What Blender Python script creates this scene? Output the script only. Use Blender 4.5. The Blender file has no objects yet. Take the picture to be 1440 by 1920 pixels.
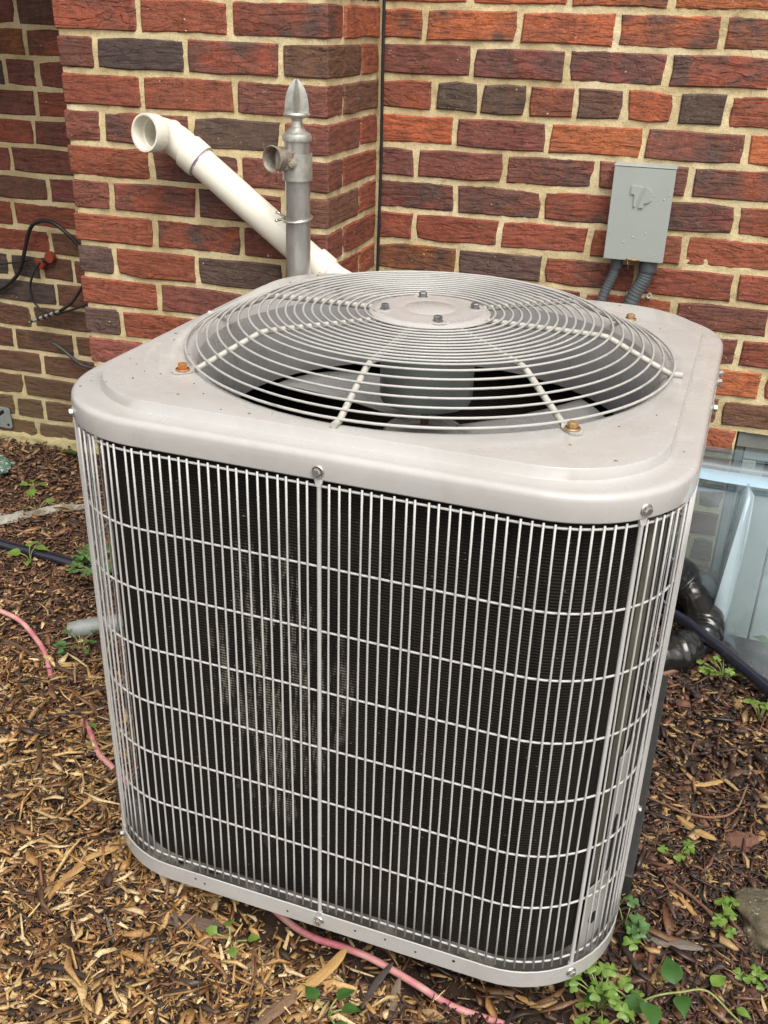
import bpy, math, random
import numpy as np
from mathutils import Vector, Matrix, Euler, noise as mn

random.seed(7); RNG = np.random.default_rng(11)
SC = bpy.context.scene
COL = SC.collection

# ------------------------------------------------------------------ camera
cam_d = bpy.data.cameras.new('camera')
cam = bpy.data.objects.new('camera', cam_d); COL.objects.link(cam)
cr, cu, cf = Vector((.9526, .303, .0276)), Vector((-.1588, .4176, .8947)), Vector((-.2596, .8566, -.4459))
cr.normalize(); cf = (cf - cr * cf.dot(cr)).normalized(); cu = cr.cross(cf)
M = Matrix((cr, cu, -cf)).transposed().to_4x4(); M.translation = (.348, -1.3432, 1.2304)
cam.matrix_world = M
cam_d.sensor_fit = 'VERTICAL'; cam_d.sensor_height = 36.0; cam_d.lens = 1859.14 / 1920 * 36
cam_d.clip_start = .02; cam_d.clip_end = 200
SC.camera = cam

# ------------------------------------------------------------------ light: soft overcast daylight from the front right
SUN_EL, SUN_AZ = math.radians(58), math.radians(32)       # azimuth measured from -Y towards +X
wd = bpy.data.worlds.new('World'); SC.world = wd; wd.use_nodes = True
nt = wd.node_tree; nt.nodes.clear()
sky = nt.nodes.new('ShaderNodeTexSky'); sky.sky_type = 'NISHITA'; sky.sun_disc = False
sky.sun_elevation = SUN_EL; sky.sun_rotation = math.pi - SUN_AZ
sky.air_density = 1.0; sky.dust_density = 4.0; sky.ozone_density = 1.0
hs = nt.nodes.new('ShaderNodeHueSaturation'); hs.inputs['Saturation'].default_value = .10
bg = nt.nodes.new('ShaderNodeBackground'); bg.inputs['Strength'].default_value = .13
wo = nt.nodes.new('ShaderNodeOutputWorld')
nt.links.new(sky.outputs[0], hs.inputs['Color']); tint = nt.nodes.new('ShaderNodeMix'); tint.data_type = 'RGBA'; tint.blend_type = 'MULTIPLY'; tint.inputs[0].default_value = 1; tint.inputs[7].default_value = (1, .97, .92, 1)
nt.links.new(hs.outputs[0], tint.inputs[6]); nt.links.new(tint.outputs[2], bg.inputs['Color']); nt.links.new(bg.outputs[0], wo.inputs['Surface'])
sd = bpy.data.lights.new('sun', 'SUN'); sd.energy = 1.4; sd.angle = math.radians(35); sd.color = (1, .955, .87)
sun = bpy.data.objects.new('sun', sd); COL.objects.link(sun)
sdir = Vector((math.sin(SUN_AZ) * math.cos(SUN_EL), -math.cos(SUN_AZ) * math.cos(SUN_EL), math.sin(SUN_EL)))
sun.rotation_euler = sdir.to_track_quat('Z', 'Y').to_euler(); sun.location = sdir * 6
vs = SC.view_settings; vs.view_transform = 'Standard'; vs.look = 'None'; vs.gamma = 1; vs.use_curve_mapping = False
vs.exposure = .82

# ------------------------------------------------------------------ helpers
class MB:
    """collects vertices and faces"""
    def __init__(s): s.v = []; s.f = []
    def add(s, v, f):
        o = len(s.v); s.v += [tuple(p) for p in v]; s.f += [tuple(i + o for i in q) for q in f]
    def box(s, a, b, M=None):
        (x0, y0, z0), (x1, y1, z1) = a, b
        v = [Vector(p) for p in ((x0,y0,z0),(x1,y0,z0),(x1,y1,z0),(x0,y1,z0),(x0,y0,z1),(x1,y0,z1),(x1,y1,z1),(x0,y1,z1))]
        if M: v = [M @ p for p in v]
        s.add(v, [(3,2,1,0),(4,5,6,7),(0,1,5,4),(1,2,6,5),(2,3,7,6),(3,0,4,7)])
    def rings(s, R, closed=True, cap0=False, cap1=False, loop=False):
        n = len(R[0]); v = [p for r in R for p in r]; f = []
        m = len(R)
        for i in range(m if loop else m - 1):
            a, b = i * n, ((i + 1) % m) * n
            for j in range(n if closed else n - 1):
                k = (j + 1) % n
                f.append((a + j, a + k, b + k, b + j))
        if cap0: f.append(tuple(range(n - 1, -1, -1)))
        if cap1: f.append(tuple((m - 1) * n + j for j in range(n)))
        s.add(v, f)
    def lathe(s, prof, n=32, cap0=False, cap1=False, M=None):
        R = []
        for r, z in prof:
            ring = [Vector((r * math.cos(2*math.pi*j/n), r * math.sin(2*math.pi*j/n), z)) for j in range(n)]
            R.append([M @ p for p in ring] if M else ring)
        s.rings(R, True, cap0, cap1)
    def tube(s, P, r, n=8, closed=False, cap=True):
        P = [Vector(p) for p in P]; m = len(P)
        rr = r if hasattr(r, '__len__') else [r] * m
        R = []; up = None
        for i in range(m):
            if closed: t = (P[(i + 1) % m] - P[i - 1])
            else: t = P[min(i + 1, m - 1)] - P[max(i - 1, 0)]
            t.normalize()
            if up is None:
                up = Vector((0, 0, 1)) if abs(t.z) < .9 else Vector((1, 0, 0))
            up = (up - t * up.dot(t)).normalized(); sd_ = t.cross(up)
            R.append([P[i] + (up * math.cos(2*math.pi*j/n) + sd_ * math.sin(2*math.pi*j/n)) * rr[i] for j in range(n)])
        s.rings(R, True, cap and not closed, cap and not closed, closed)
    def build(s, name, mat, parent=None, smooth=None, loc=None, rot=None, kind=None):
        me = bpy.data.meshes.new(name); me.from_pydata(s.v, [], s.f)
        me.materials.append(mat); me.validate()
        if smooth is not None:
            me.polygons.foreach_set('use_smooth', [True] * len(me.polygons))
            if smooth < 180: me.set_sharp_from_angle(angle=math.radians(smooth))
        o = bpy.data.objects.new(name, me); COL.objects.link(o)
        if parent: o.parent = parent
        if loc is not None: o.location = loc
        if rot is not None: o.rotation_euler = rot
        if kind: o['kind'] = kind
        return o

def flip(mb):
    mb.f = [q[::-1] for q in mb.f]; return mb
def tag(o, label, cat, group=None):
    o['label'] = label; o['category'] = cat
    if group: o['group'] = group
    return o
def empty(name, loc=(0, 0, 0), rz=0, label=None, cat=None, group=None):
    o = bpy.data.objects.new(name, None); COL.objects.link(o); o.location = loc; o.rotation_euler = (0, 0, rz)
    o.empty_display_size = .05
    if label: tag(o, label, cat, group)
    return o
def inst(src, name, parent, loc=None, rot=None):
    o = src.copy(); o.name = name; COL.objects.link(o); o.parent = parent
    if loc is not None: o.location = loc
    if rot is not None: o.rotation_euler = rot
    return o
def spline(P, n=8):
    P = [Vector(p) for p in P]; Q = [P[0] * 2 - P[1]] + P + [P[-1] * 2 - P[-2]]; out = []
    for i in range(1, len(Q) - 2):
        a, b, c, d = Q[i-1], Q[i], Q[i+1], Q[i+2]
        for k in range(n):
            t = k / n
            out.append(.5 * ((2*b) + (c-a)*t + (2*a-5*b+4*c-d)*t*t + (3*b-a-3*c+d)*t**3))
    out.append(P[-1]); return out
def gz(x, y):
    t = max(0., min(1., (y + .1) / .96)); z = .095 * t ** 1.5
    # trough shaped under the front rim to put the ground there in shade
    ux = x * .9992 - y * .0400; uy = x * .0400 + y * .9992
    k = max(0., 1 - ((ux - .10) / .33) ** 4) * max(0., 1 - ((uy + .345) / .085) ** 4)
    # dug-out window well behind the clear cover
    e1 = max(0., min(1., (x - .50) / .07)); e2 = max(0., min(1., (y - .57) / .09))
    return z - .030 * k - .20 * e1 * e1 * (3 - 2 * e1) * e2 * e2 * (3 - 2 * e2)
def gn(x, y):
    return gz(x, y) + .006 * mn.noise((x * 7, y * 7, 0)) + .003 * mn.noise((x * 23, y * 23, 3))

# ------------------------------------------------------------------ materials
def new_mat(name):
    m = bpy.data.materials.new(name); m.use_nodes = True
    return m, m.node_tree, m.node_tree.nodes['Principled BSDF']
def N(t, typ, **kw):
    n = t.nodes.new(typ)
    for k, v in kw.items():
        if k.startswith('i_'): n.inputs[k[2:]].default_value = v
        else: setattr(n, k, v)
    return n
def ramp(t, src, stops):
    r = t.nodes.new('ShaderNodeValToRGB'); t.links.new(src, r.inputs[0])
    el = r.color_ramp.elements
    while len(el) < len(stops): el.new(.5)
    for e, (p, c) in zip(el, stops): e.position = p; e.color = (*c, 1) if len(c) == 3 else c
    return r
def mix(t, fac, a, b, mode='MIX'):
    m = t.nodes.new('ShaderNodeMix'); m.data_type = 'RGBA'; m.blend_type = mode
    for sock, v in ((m.inputs[0], fac), (m.inputs[6], a), (m.inputs[7], b)):
        if hasattr(v, 'links'): t.links.new(v, sock)
        elif hasattr(v, '__len__'): sock.default_value = (*v, 1) if len(v) == 3 else v
        else: sock.default_value = v
    return m.outputs[2]
def math_(t, op, a, b=0.0):
    m = t.nodes.new('ShaderNodeMath'); m.operation = op
    for sock, v in ((m.inputs[0], a), (m.inputs[1], b)):
        if hasattr(v, 'links'): t.links.new(v, sock)
        else: sock.default_value = v
    return m.outputs[0]
def coords(t, scale=(1, 1, 1), rnd=True, kind='Object'):
    tc = t.nodes.new('ShaderNodeTexCoord'); mp = t.nodes.new('ShaderNodeMapping'); mp.inputs['Scale'].default_value = scale
    t.links.new(tc.outputs[kind], mp.inputs[0])
    if rnd:
        oi = t.nodes.new('ShaderNodeObjectInfo'); ml = math_(t, 'MULTIPLY', oi.outputs['Random'], 37.0)
        cb = t.nodes.new('ShaderNodeCombineXYZ')
        for i in range(3): t.links.new(ml, cb.inputs[i])
        t.links.new(cb.outputs[0], mp.inputs['Location'])
    return mp.outputs[0]
def noise(t, vec, scale, detail=4, rough=.55, dist=0.0, out=0):
    n = N(t, 'ShaderNodeTexNoise'); n.inputs['Scale'].default_value = scale; n.inputs['Detail'].default_value = detail
    n.inputs['Roughness'].default_value = rough; n.inputs['Distortion'].default_value = dist
    if vec is not None: t.links.new(vec, n.inputs['Vector'])
    return n.outputs[out]
def bump(t, h, bs, strength=.5, dist=.002, prev=None):
    b = N(t, 'ShaderNodeBump'); b.inputs['Strength'].default_value = strength; b.inputs['Distance'].default_value = dist
    t.links.new(h, b.inputs['Height'])
    if prev is not None: t.links.new(prev, b.inputs['Normal'])
    if bs is not None: t.links.new(b.outputs[0], bs.inputs['Normal'])
    return b.outputs[0]

def brick_material():
    m, t, b = new_mat('wirecut_brick')
    oi = N(t, 'ShaderNodeObjectInfo')
    base = oi.outputs['Color']
    v = coords(t)
    vs_ = coords(t, (1, 1, 4))
    blotch = ramp(t, noise(t, v, 13, 3, .6, .6), [(.40, (0, 0, 0)), (.64, (1, 1, 1))]).outputs[0]
    flame = math_(t, 'MULTIPLY', blotch, oi.outputs['Alpha'])
    c1 = mix(t, flame, base, (.075, .052, .045))
    var = ramp(t, noise(t, vs_, 30, 5, .65), [(.28, (.55, .54, .54)), (.52, (1, 1, 1)), (.74, (1.38, 1.28, 1.18))]).outputs[0]
    c2 = mix(t, 1.0, c1, var, 'MULTIPLY')
    # wavy horizontal drag furrows, only in places and different on every brick
    rnd = oi.outputs['Random']
    vf0 = coords(t, (9, 9, 52)); sv = N(t, 'ShaderNodeVectorMath', operation='SCALE'); t.links.new(vf0, sv.inputs[0]); t.links.new(math_(t, 'ADD', math_(t, 'MULTIPLY', math_(t, 'FRACT', math_(t, 'MULTIPLY', rnd, 7.3)), .85), .6), sv.inputs['Scale']); vf = sv.outputs[0]
    n1 = noise(t, vf, 1.0, 3, .5, 1.3)
    where = ramp(t, math_(t, 'ADD', noise(t, v, 14, 2, .5), math_(t, 'MULTIPLY', rnd, .35)), [(.42, (.12, .12, .12)), (.66, (1, 1, 1))]).outputs[0]
    # torn clay: overlapping ledges, crack shade painted as a thin dark line under each
    fur0 = ramp(t, n1, [(.30, (0, 0, 0)), (.325, (.22, .22, .22)), (.42, (.27, .27, .27)), (.435, (.5, .5, .5)), (.52, (.54, .54, .54)), (.535, (.76, .76, .76)), (.62, (.78, .78, .78)), (.64, (1, 1, 1))]).outputs[0]
    fur = mix(t, where, (.6, .6, .6), fur0)
    W_ = (1, 1, 1); D_ = (.34, .31, .30)
    dk0 = ramp(t, n1, [(.30, W_), (.312, D_), (.326, W_), (.418, W_), (.428, D_), (.437, W_), (.518, W_), (.528, D_), (.537, W_), (.625, W_), (.634, D_), (.642, W_)]).outputs[0]
    dk = mix(t, where, (1, 1, 1), dk0)
    c3 = mix(t, .8, c2, dk, 'MULTIPLY')
    grit = ramp(t, noise(t, v, 330, 3, .7), [(.30, (.58, .58, .58)), (.5, (1, 1, 1)), (.72, (1.35, 1.35, 1.35))]).outputs[0]
    c3 = mix(t, .8, c3, grit, 'MULTIPLY')
    pit = ramp(t, noise(t, v, 75, 3, .6, .8), [(.33, (.55, .5, .5)), (.43, (1, 1, 1))]).outputs[0]
    c3 = mix(t, .7, c3, pit, 'MULTIPLY')
    spk = ramp(t, noise(t, v, 170, 1, .5), [(.755, (0, 0, 0)), (.775, (1, 1, 1))]).outputs[0]
    big = ramp(t, noise(t, v, 9, 2, .5), [(.5, (0, 0, 0)), (.62, (1, 1, 1))]).outputs[0]
    c4 = mix(t, math_(t, 'MULTIPLY', spk, big), c3, (.62, .56, .45))
    # thin mortar smear
    sm = ramp(t, noise(t, v, 38, 6, .75, .4), [(.60, (0, 0, 0)), (.75, (.45, .45, .45))]).outputs[0]
    c5 = mix(t, sm, c4, (.34, .25, .16))
    geo = N(t, 'ShaderNodeNewGeometry'); sz = N(t, 'ShaderNodeSeparateXYZ'); t.links.new(geo.outputs['Position'], sz.inputs[0])
    mud = ramp(t, math_(t, 'ADD', sz.outputs[2], math_(t, 'MULTIPLY', noise(t, geo.outputs['Position'], 14, 5, .65), .35)), [(.30, (.75, .75, .75)), (.62, (0, 0, 0))]).outputs[0]
    c5 = mix(t, mud, c5, (.12, .085, .045))
    t.links.new(c5, b.inputs['Base Color'])
    rr = ramp(t, noise(t, v, 40, 3), [(.3, (.55, .55, .55)), (.7, (.85, .85, .85))]).outputs[0]
    t.links.new(rr, b.inputs['Roughness'])
    fine = noise(t, v, 260, 4, .7)
    med = noise(t, coords(t, (30, 30, 60)), 1, 4, .6, .5)
    p = bump(t, fur, None, 1.0, .0052)
    p = bump(t, med, None, .8, .0045, p)
    bump(t, fine, b, .8, .0016, p)
    return m
def mortar_material():
    m, t, b = new_mat('sandy_mortar')
    v = coords(t, rnd=False)
    c = ramp(t, noise(t, v, 9, 4, .6), [(.28, (.44, .34, .18)), (.5, (.63, .515, .295)), (.74, (.73, .63, .42))]).outputs[0]
    g = ramp(t, noise(t, v, 420, 3, .6), [(.32, (.55, .55, .55)), (.5, (1, 1, 1)), (.75, (1.2, 1.2, 1.2))]).outputs[0]
    c = mix(t, .75, c, g, 'MULTIPLY')
    # olive tint, darker towards the ground
    sep = N(t, 'ShaderNodeSeparateXYZ'); t.links.new(v, sep.inputs[0])
    low = ramp(t, math_(t, 'ADD', sep.outputs[2], math_(t, 'MULTIPLY', noise(t, v, 11, 3), .25)), [(.22, (1, 1, 1)), (.42, (0, 0, 0))]).outputs[0]
    c = mix(t, math_(t, 'MULTIPLY', low, .45), c, (.17, .165, .06))
    t.links.new(c, b.inputs['Base Color']); b.inputs['Roughness'].default_value = .92
    p = bump(t, noise(t, v, 60, 5, .65), None, .8, .004)
    bump(t, noise(t, v, 380, 3, .7), b, .75, .0018, p)
    return m
def plain(name, col, rough=.5, metal=0., var=.12, scale=14, bumpd=0., bscale=120, dirt=None, dscale=8, dth=(.55, .75), coat=0., rnd=True, aniso=(1, 1, 1)):
    m, t, b = new_mat(name)
    v = coords(t, aniso, rnd=rnd)
    k = ramp(t, noise(t, v, scale, 5, .6), [(.28, (1 - var,) * 3), (.5, (1, 1, 1)), (.75, (1 + var * .7,) * 3)]).outputs[0]
    c = mix(t, 1.0, col, k, 'MULTIPLY')
    if dirt:
        d = ramp(t, noise(t, v, dscale, 7, .7, .5), [(dth[0], (0, 0, 0)), (dth[1], (1, 1, 1))]).outputs[0]
        c = mix(t, math_(t, 'MULTIPLY', d, dirt[3]), c, dirt[:3])
    t.links.new(c, b.inputs['Base Color']); b.inputs['Metallic'].default_value = metal
    r = ramp(t, noise(t, v, scale * 2.3, 4, .6), [(.3, (max(.03, rough - .08),) * 3), (.7, (min(1, rough + .1),) * 3)]).outputs[0]
    t.links.new(r, b.inputs['Roughness'])
    b.inputs['Coat Weight'].default_value = coat
    if bumpd: bump(t, noise(t, v, bscale, 4, .6), b, .5, bumpd)
    return m
def attr_material(name, grain=(1, 1, 1), rough=.6, bumpd=.0012):
    m, t, b = new_mat(name)
    a = N(t, 'ShaderNodeAttribute', attribute_name='Col')
    v = coords(t, grain, rnd=False)
    g = ramp(t, noise(t, v, 260, 4, .65), [(.3, (.6, .6, .6)), (.55, (1, 1, 1)), (.75, (1.25, 1.25, 1.25))]).outputs[0]
    t.links.new(mix(t, 1.0, a.outputs['Color'], g, 'MULTIPLY'), b.inputs['Base Color'])
    t.links.new(ramp(t, noise(t, v, 30, 2), [(.38, (.28, .28, .28)), (.6, (rough + .15,) * 3)]).outputs[0], b.inputs['Roughness'])
    bump(t, noise(t, v, 330, 4, .7), b, .6, bumpd)
    return m

BRICK = brick_material(); MORTAR = mortar_material()
PAINT = plain('beige_grey_enamel', (.425, .418, .415), .27, var=.10, scale=5, dirt=(.30, .265, .21, .5), dscale=11, dth=(.45, .85), bumpd=.0007, bscale=14, coat=.35)
WIRE = plain('painted_wire', (.47, .465, .46), .4, var=.08, scale=12, dirt=(.2, .18, .13, .4), dscale=20, dth=(.6, .78))
GUARDW = plain('grey_guard_wire', (.40, .395, .385), .38, var=.12, scale=16, dirt=(.16, .15, .11, .5), dscale=26, dth=(.56, .74))
SPOKE = plain('weathered_painted_rod', (.42, .41, .375), .45, var=.18, scale=30, dirt=(.15, .15, .07, .7), dscale=40, dth=(.54, .72))
SHROUD = plain('shroud_grey_paint', (.235, .235, .238), .3, var=.15, scale=9, dirt=(.12, .11, .09, .5), dscale=12)
DARKMETAL = plain('dark_interior_metal', (.045, .043, .04), .6, var=.3)
MOTOR = plain('motor_grey_green', (.105, .118, .112), .42, var=.1, scale=8)
STEEL = plain('zinc_plated_steel', (.62, .61, .58), .3, metal=.9, var=.2, scale=60)
RUST = plain('rusted_bolt', (.36, .15, .045), .55, metal=.25, var=.35, scale=220, bumpd=.0006, bscale=300)
BRASSY = plain('yellowed_zinc_bolt', (.33, .215, .10), .5, metal=.4, var=.35, scale=220)
DARKBOLT = plain('dark_steel_bolt', (.19, .19, .195), .4, metal=.7, var=.3, scale=160)
GALV = plain('galvanised_steel', (.50, .50, .48), .34, metal=.8, var=.4, scale=20, dirt=(.24, .13, .05, .8), dscale=14, dth=(.66, .74), bumpd=.0006, bscale=60, aniso=(1, 1, .35))
CASTAL = plain('cast_aluminium', (.50, .50, .46), .38, metal=.7, var=.35, scale=50, bumpd=.0008, bscale=150)
RUSTYCUP = plain('rusty_galvanised_cup', (.33, .31, .27), .55, metal=.4, var=.3, scale=70, dirt=(.22, .10, .05, .85), dscale=34, dth=(.46, .60), bumpd=.001, bscale=180)
PVC = plain('white_pvc', (.72, .69, .60), .33, var=.05, scale=10, dirt=(.32, .28, .19, .5), dscale=30, dth=(.60, .76))
PVCIN = PVC
BOXGREY = plain('grey_powder_coat', (.335, .365, .345), .42, var=.05, scale=8, dirt=(.42, .43, .40, .5), dscale=60, dth=(.66, .72), bumpd=.0004, bscale=30)
CONDUIT = plain('grey_flexible_conduit', (.075, .083, .092), .5, var=.15, scale=30)
RUBBER = plain('black_rubber', (.016, .016, .018), .38, var=.3, scale=40)
HOSEBLACK = plain('glossy_black_hose', (.014, .015, .026), .14, var=.2, scale=40, coat=.5)
TAPE = plain('shiny_black_tape', (.012, .012, .012), .2, var=.3, scale=30, bumpd=.006, bscale=34, coat=.3)
PINK = plain('faded_pink_hose', (.46, .13, .165), .5, var=.22, scale=24, dirt=(.55, .33, .29, .9), dscale=12, dth=(.42, .6))
COPPER = plain('tarnished_copper', (.19, .105, .075), .5, metal=.35, var=.25, scale=40)
REDCLIP = plain('red_plastic_clip', (.25, .04, .018), .45, var=.2, scale=60)
CABLEGREY = plain('dark_grey_cable', (.05, .05, .055), .4, var=.2, scale=60)
GREYPLASTIC = plain('weathered_grey_plastic', (.21, .23, .225), .5, var=.25, scale=30, dirt=(.12, .09, .05, .7), dscale=25, dth=(.52, .68), bumpd=.001, bscale=90)
FABRIC = plain('muddy_weed_fabric', (.30, .29, .25), .85, var=.3, scale=50, dirt=(.10, .065, .035, .85), dscale=14, dth=(.45, .62), bumpd=.002, bscale=180)
PADMAT = plain('black_composite_pad', (.022, .022, .021), .65, var=.3, scale=40, bumpd=.001, bscale=200)
STONE = plain('rough_concrete_lump', (.10, .083, .052), .95, var=.55, scale=45, dirt=(.42, .39, .30, .9), dscale=150, dth=(.6, .66), bumpd=.012, bscale=90)
SPECK = plain('speckled_green_slate', (.07, .13, .10), .6, var=.3, scale=40, dirt=(.45, .5, .45, .8), dscale=90, dth=(.52, .58), bumpd=.002, bscale=100)
WINFRAME = plain('dirty_white_window_frame', (.52, .52, .46), .5, var=.1, scale=12, dirt=(.25, .23, .17, .6), dscale=18)
GREYTRIM = plain('grey_lintel_metal', (.18, .185, .17), .6, var=.2, scale=20)
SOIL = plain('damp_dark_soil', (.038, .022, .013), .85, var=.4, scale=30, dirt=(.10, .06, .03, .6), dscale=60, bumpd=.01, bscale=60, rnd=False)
MULCH = attr_material('wet_wood_mulch')
CHIPBIG = attr_material('split_wood_chip', (1, 6, 6), .55, .002)
STEM = plain('pale_green_stem', (.20, .24, .075), .5, var=.2, scale=50)

def leaf_material(name, col, rough=.42, vein=True):
    m, t, b = new_mat(name)
    v = coords(t)
    k = ramp(t, noise(t, v, 60, 4, .6), [(.3, (.72, .75, .7)), (.55, (1, 1, 1)), (.8, (1.3, 1.25, 1.1))]).outputs[0]
    t.links.new(mix(t, 1.0, col, k, 'MULTIPLY'), b.inputs['Base Color'])
    b.inputs['Roughness'].default_value = rough
    tr = N(t, 'ShaderNodeBsdfTranslucent'); tr.inputs['Color'].default_value = (col[0] * 1.4, col[1] * 1.3, col[2] * .7, 1)
    ms = N(t, 'ShaderNodeMixShader'); ms.inputs[0].default_value = .3
    out = t.nodes['Material Output']
    t.links.new(b.outputs[0], ms.inputs[1]); t.links.new(tr.outputs[0], ms.inputs[2]); t.links.new(ms.outputs[0], out.inputs['Surface'])
    bump(t, noise(t, v, 150, 3), b, .4, .001)
    return m
LEAFS = [leaf_material('clover_leaf_green', (.10, .20, .07)), leaf_material('fresh_leaf_green', (.16, .27, .05)),
         leaf_material('deep_leaf_green', (.055, .14, .03), .32), leaf_material('yellowing_leaf', (.42, .33, .07))]

def coil_material():
    m, t, b = new_mat('black_coil_fins')
    v = coords(t, rnd=False)
    sep = N(t, 'ShaderNodeSeparateXYZ'); t.links.new(v, sep.inputs[0])
    row = math_(t, 'SINE', math_(t, 'MULTIPLY', sep.outputs[2], 2 * math.pi / .0042))
    row01 = math_(t, 'ADD', math_(t, 'MULTIPLY', row, .5), .5)
    base = mix(t, row01, (.006, .0053, .0046), (.022, .019, .0155))
    brown = ramp(t, noise(t, coords(t, (1, 1, .6), rnd=False), 7, 3), [(.35, (.75, .75, .75)), (.7, (1.35, 1.25, 1.1))]).outputs[0]
    base = mix(t, 1.0, base, brown, 'MULTIPLY')
    # worn, dusty patch with bent fins on the front face and dark drips
    d = N(t, 'ShaderNodeVectorMath', operation='SUBTRACT'); t.links.new(v, d.inputs[0]); d.inputs[1].default_value = (-.075, -.37, .43)
    sc_ = N(t, 'ShaderNodeVectorMath', operation='MULTIPLY'); t.links.new(d.outputs[0], sc_.inputs[0]); sc_.inputs[1].default_value = (6.0, 3.0, 2.5)
    ln = N(t, 'ShaderNodeVectorMath', operation='LENGTH'); t.links.new(sc_.outputs[0], ln.inputs[0])
    fall = ramp(t, math_(t, 'ADD', ln.outputs['Value'], math_(t, 'MULTIPLY', math_(t, 'SUBTRACT', noise(t, v, 9, 3), .5), .9)), [(.2, (1, 1, 1)), (1.25, (0, 0, 0))]).outputs[0]
    n2 = noise(t, coords(t, (80, 80, 16), rnd=False), 1, 4, .7)
    n3 = noise(t, v, 22, 4, .6)
    col_ = noise(t, coords(t, (60, 60, 2.2), rnd=False), 1, 2, .5)
    patch = ramp(t, math_(t, 'MULTIPLY', math_(t, 'ADD', math_(t, 'MULTIPLY', n2, .7), math_(t, 'ADD', math_(t, 'MULTIPLY', n3, .55), math_(t, 'MULTIPLY', col_, .75))), fall), [(.52, (0, 0, 0)), (.68, (1, 1, 1))]).outputs[0]
    dash = ramp(t, noise(t, coords(t, (330, 330, 60), rnd=False), 1, 1), [(.42, (0, 0, 0)), (.55, (1, 1, 1))]).outputs[0]
    msk = math_(t, 'MULTIPLY', patch, math_(t, 'MULTIPLY', math_(t, 'ADD', dash, .25), math_(t, 'ADD', row01, .2)))
    void = ramp(t, noise(t, coords(t, (95, 95, 9), rnd=False), 1, 3, .7), [(.47, (0, 0, 0)), (.53, (1, 1, 1))]).outputs[0]
    msk = math_(t, 'MULTIPLY', msk, void)
    base = mix(t, math_(t, 'MULTIPLY', msk, .72), base, (.20, .185, .155))
    drip = ramp(t, noise(t, coords(t, (70, 70, 3.2), rnd=False), 1, 4, .75), [(.52, (0, 0, 0)), (.60, (1, 1, 1))]).outputs[0]
    base = mix(t, math_(t, 'MULTIPLY', drip, .85), base, (.006, .0055, .005))
    sp = ramp(t, noise(t, v, 190, 1), [(.77, (0, 0, 0)), (.79, (1, 1, 1))]).outputs[0]
    base = mix(t, math_(t, 'MULTIPLY', sp, .6), base, (.25, .23, .19))
    t.links.new(base, b.inputs['Base Color']); b.inputs['Roughness'].default_value = .75; b.inputs['Specular IOR Level'].default_value = .2
    bump(t, row, b, .6, .0008)
    return m
COIL = coil_material()
def clear_plastic(nm, lo, hi, base=(.74, .82, .87)):
    m, t, b = new_mat(nm)
    v = coords(t, rnd=False)
    out = t.nodes['Material Output']
    tr = N(t, 'ShaderNodeBsdfTransparent'); tr.inputs['Color'].default_value = (.88, .95, .985, 1)
    b.inputs['Base Color'].default_value = (*base, 1); b.inputs['Roughness'].default_value = .07
    cloud = ramp(t, noise(t, v, 5, 5, .6, .6), [(.3, (lo,) * 3), (.7, (hi,) * 3)]).outputs[0]
    fr = N(t, 'ShaderNodeFresnel'); fr.inputs['IOR'].default_value = 1.5
    f = math_(t, 'ADD', cloud, math_(t, 'MULTIPLY', fr.outputs[0], .8))
    ms = N(t, 'ShaderNodeMixShader'); t.links.new(f, ms.inputs[0])
    t.links.new(tr.outputs[0], ms.inputs[1]); t.links.new(b.outputs[0], ms.inputs[2]); t.links.new(ms.outputs[0], out.inputs['Surface'])
    bump(t, noise(t, v, 6, 2), b, .2, .006)
    return m
CLEAR = clear_plastic('clear_plastic', .02, .10, (.56, .67, .75)); CLOUDY = clear_plastic('cloudy_clear_plastic', .015, .16); RIBM = clear_plastic('thick_clear_plastic', .16, .30, (.66, .75, .80))
def glass_mat():
    m, t, b = new_mat('dark_window_glass')
    b.inputs['Base Color'].default_value = (.02, .03, .045, 1); b.inputs['Roughness'].default_value = .06
    return m
GLASS = glass_mat()

# ------------------------------------------------------------------ ground
def make_ground():
    xs = [-30, -12, -6, -3.2] + list(np.arange(-2.4, 2.0, .03)) + [3, 6, 12, 30]
    ys = [-30, -12, -6, -2.6] + list(np.arange(-1.7, 1.25, .03)) + [2.5, 6, 12, 30]
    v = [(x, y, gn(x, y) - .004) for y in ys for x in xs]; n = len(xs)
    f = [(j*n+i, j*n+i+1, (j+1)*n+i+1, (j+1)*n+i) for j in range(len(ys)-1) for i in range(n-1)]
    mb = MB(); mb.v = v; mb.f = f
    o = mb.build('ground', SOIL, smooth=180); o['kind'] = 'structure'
make_ground()

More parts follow.
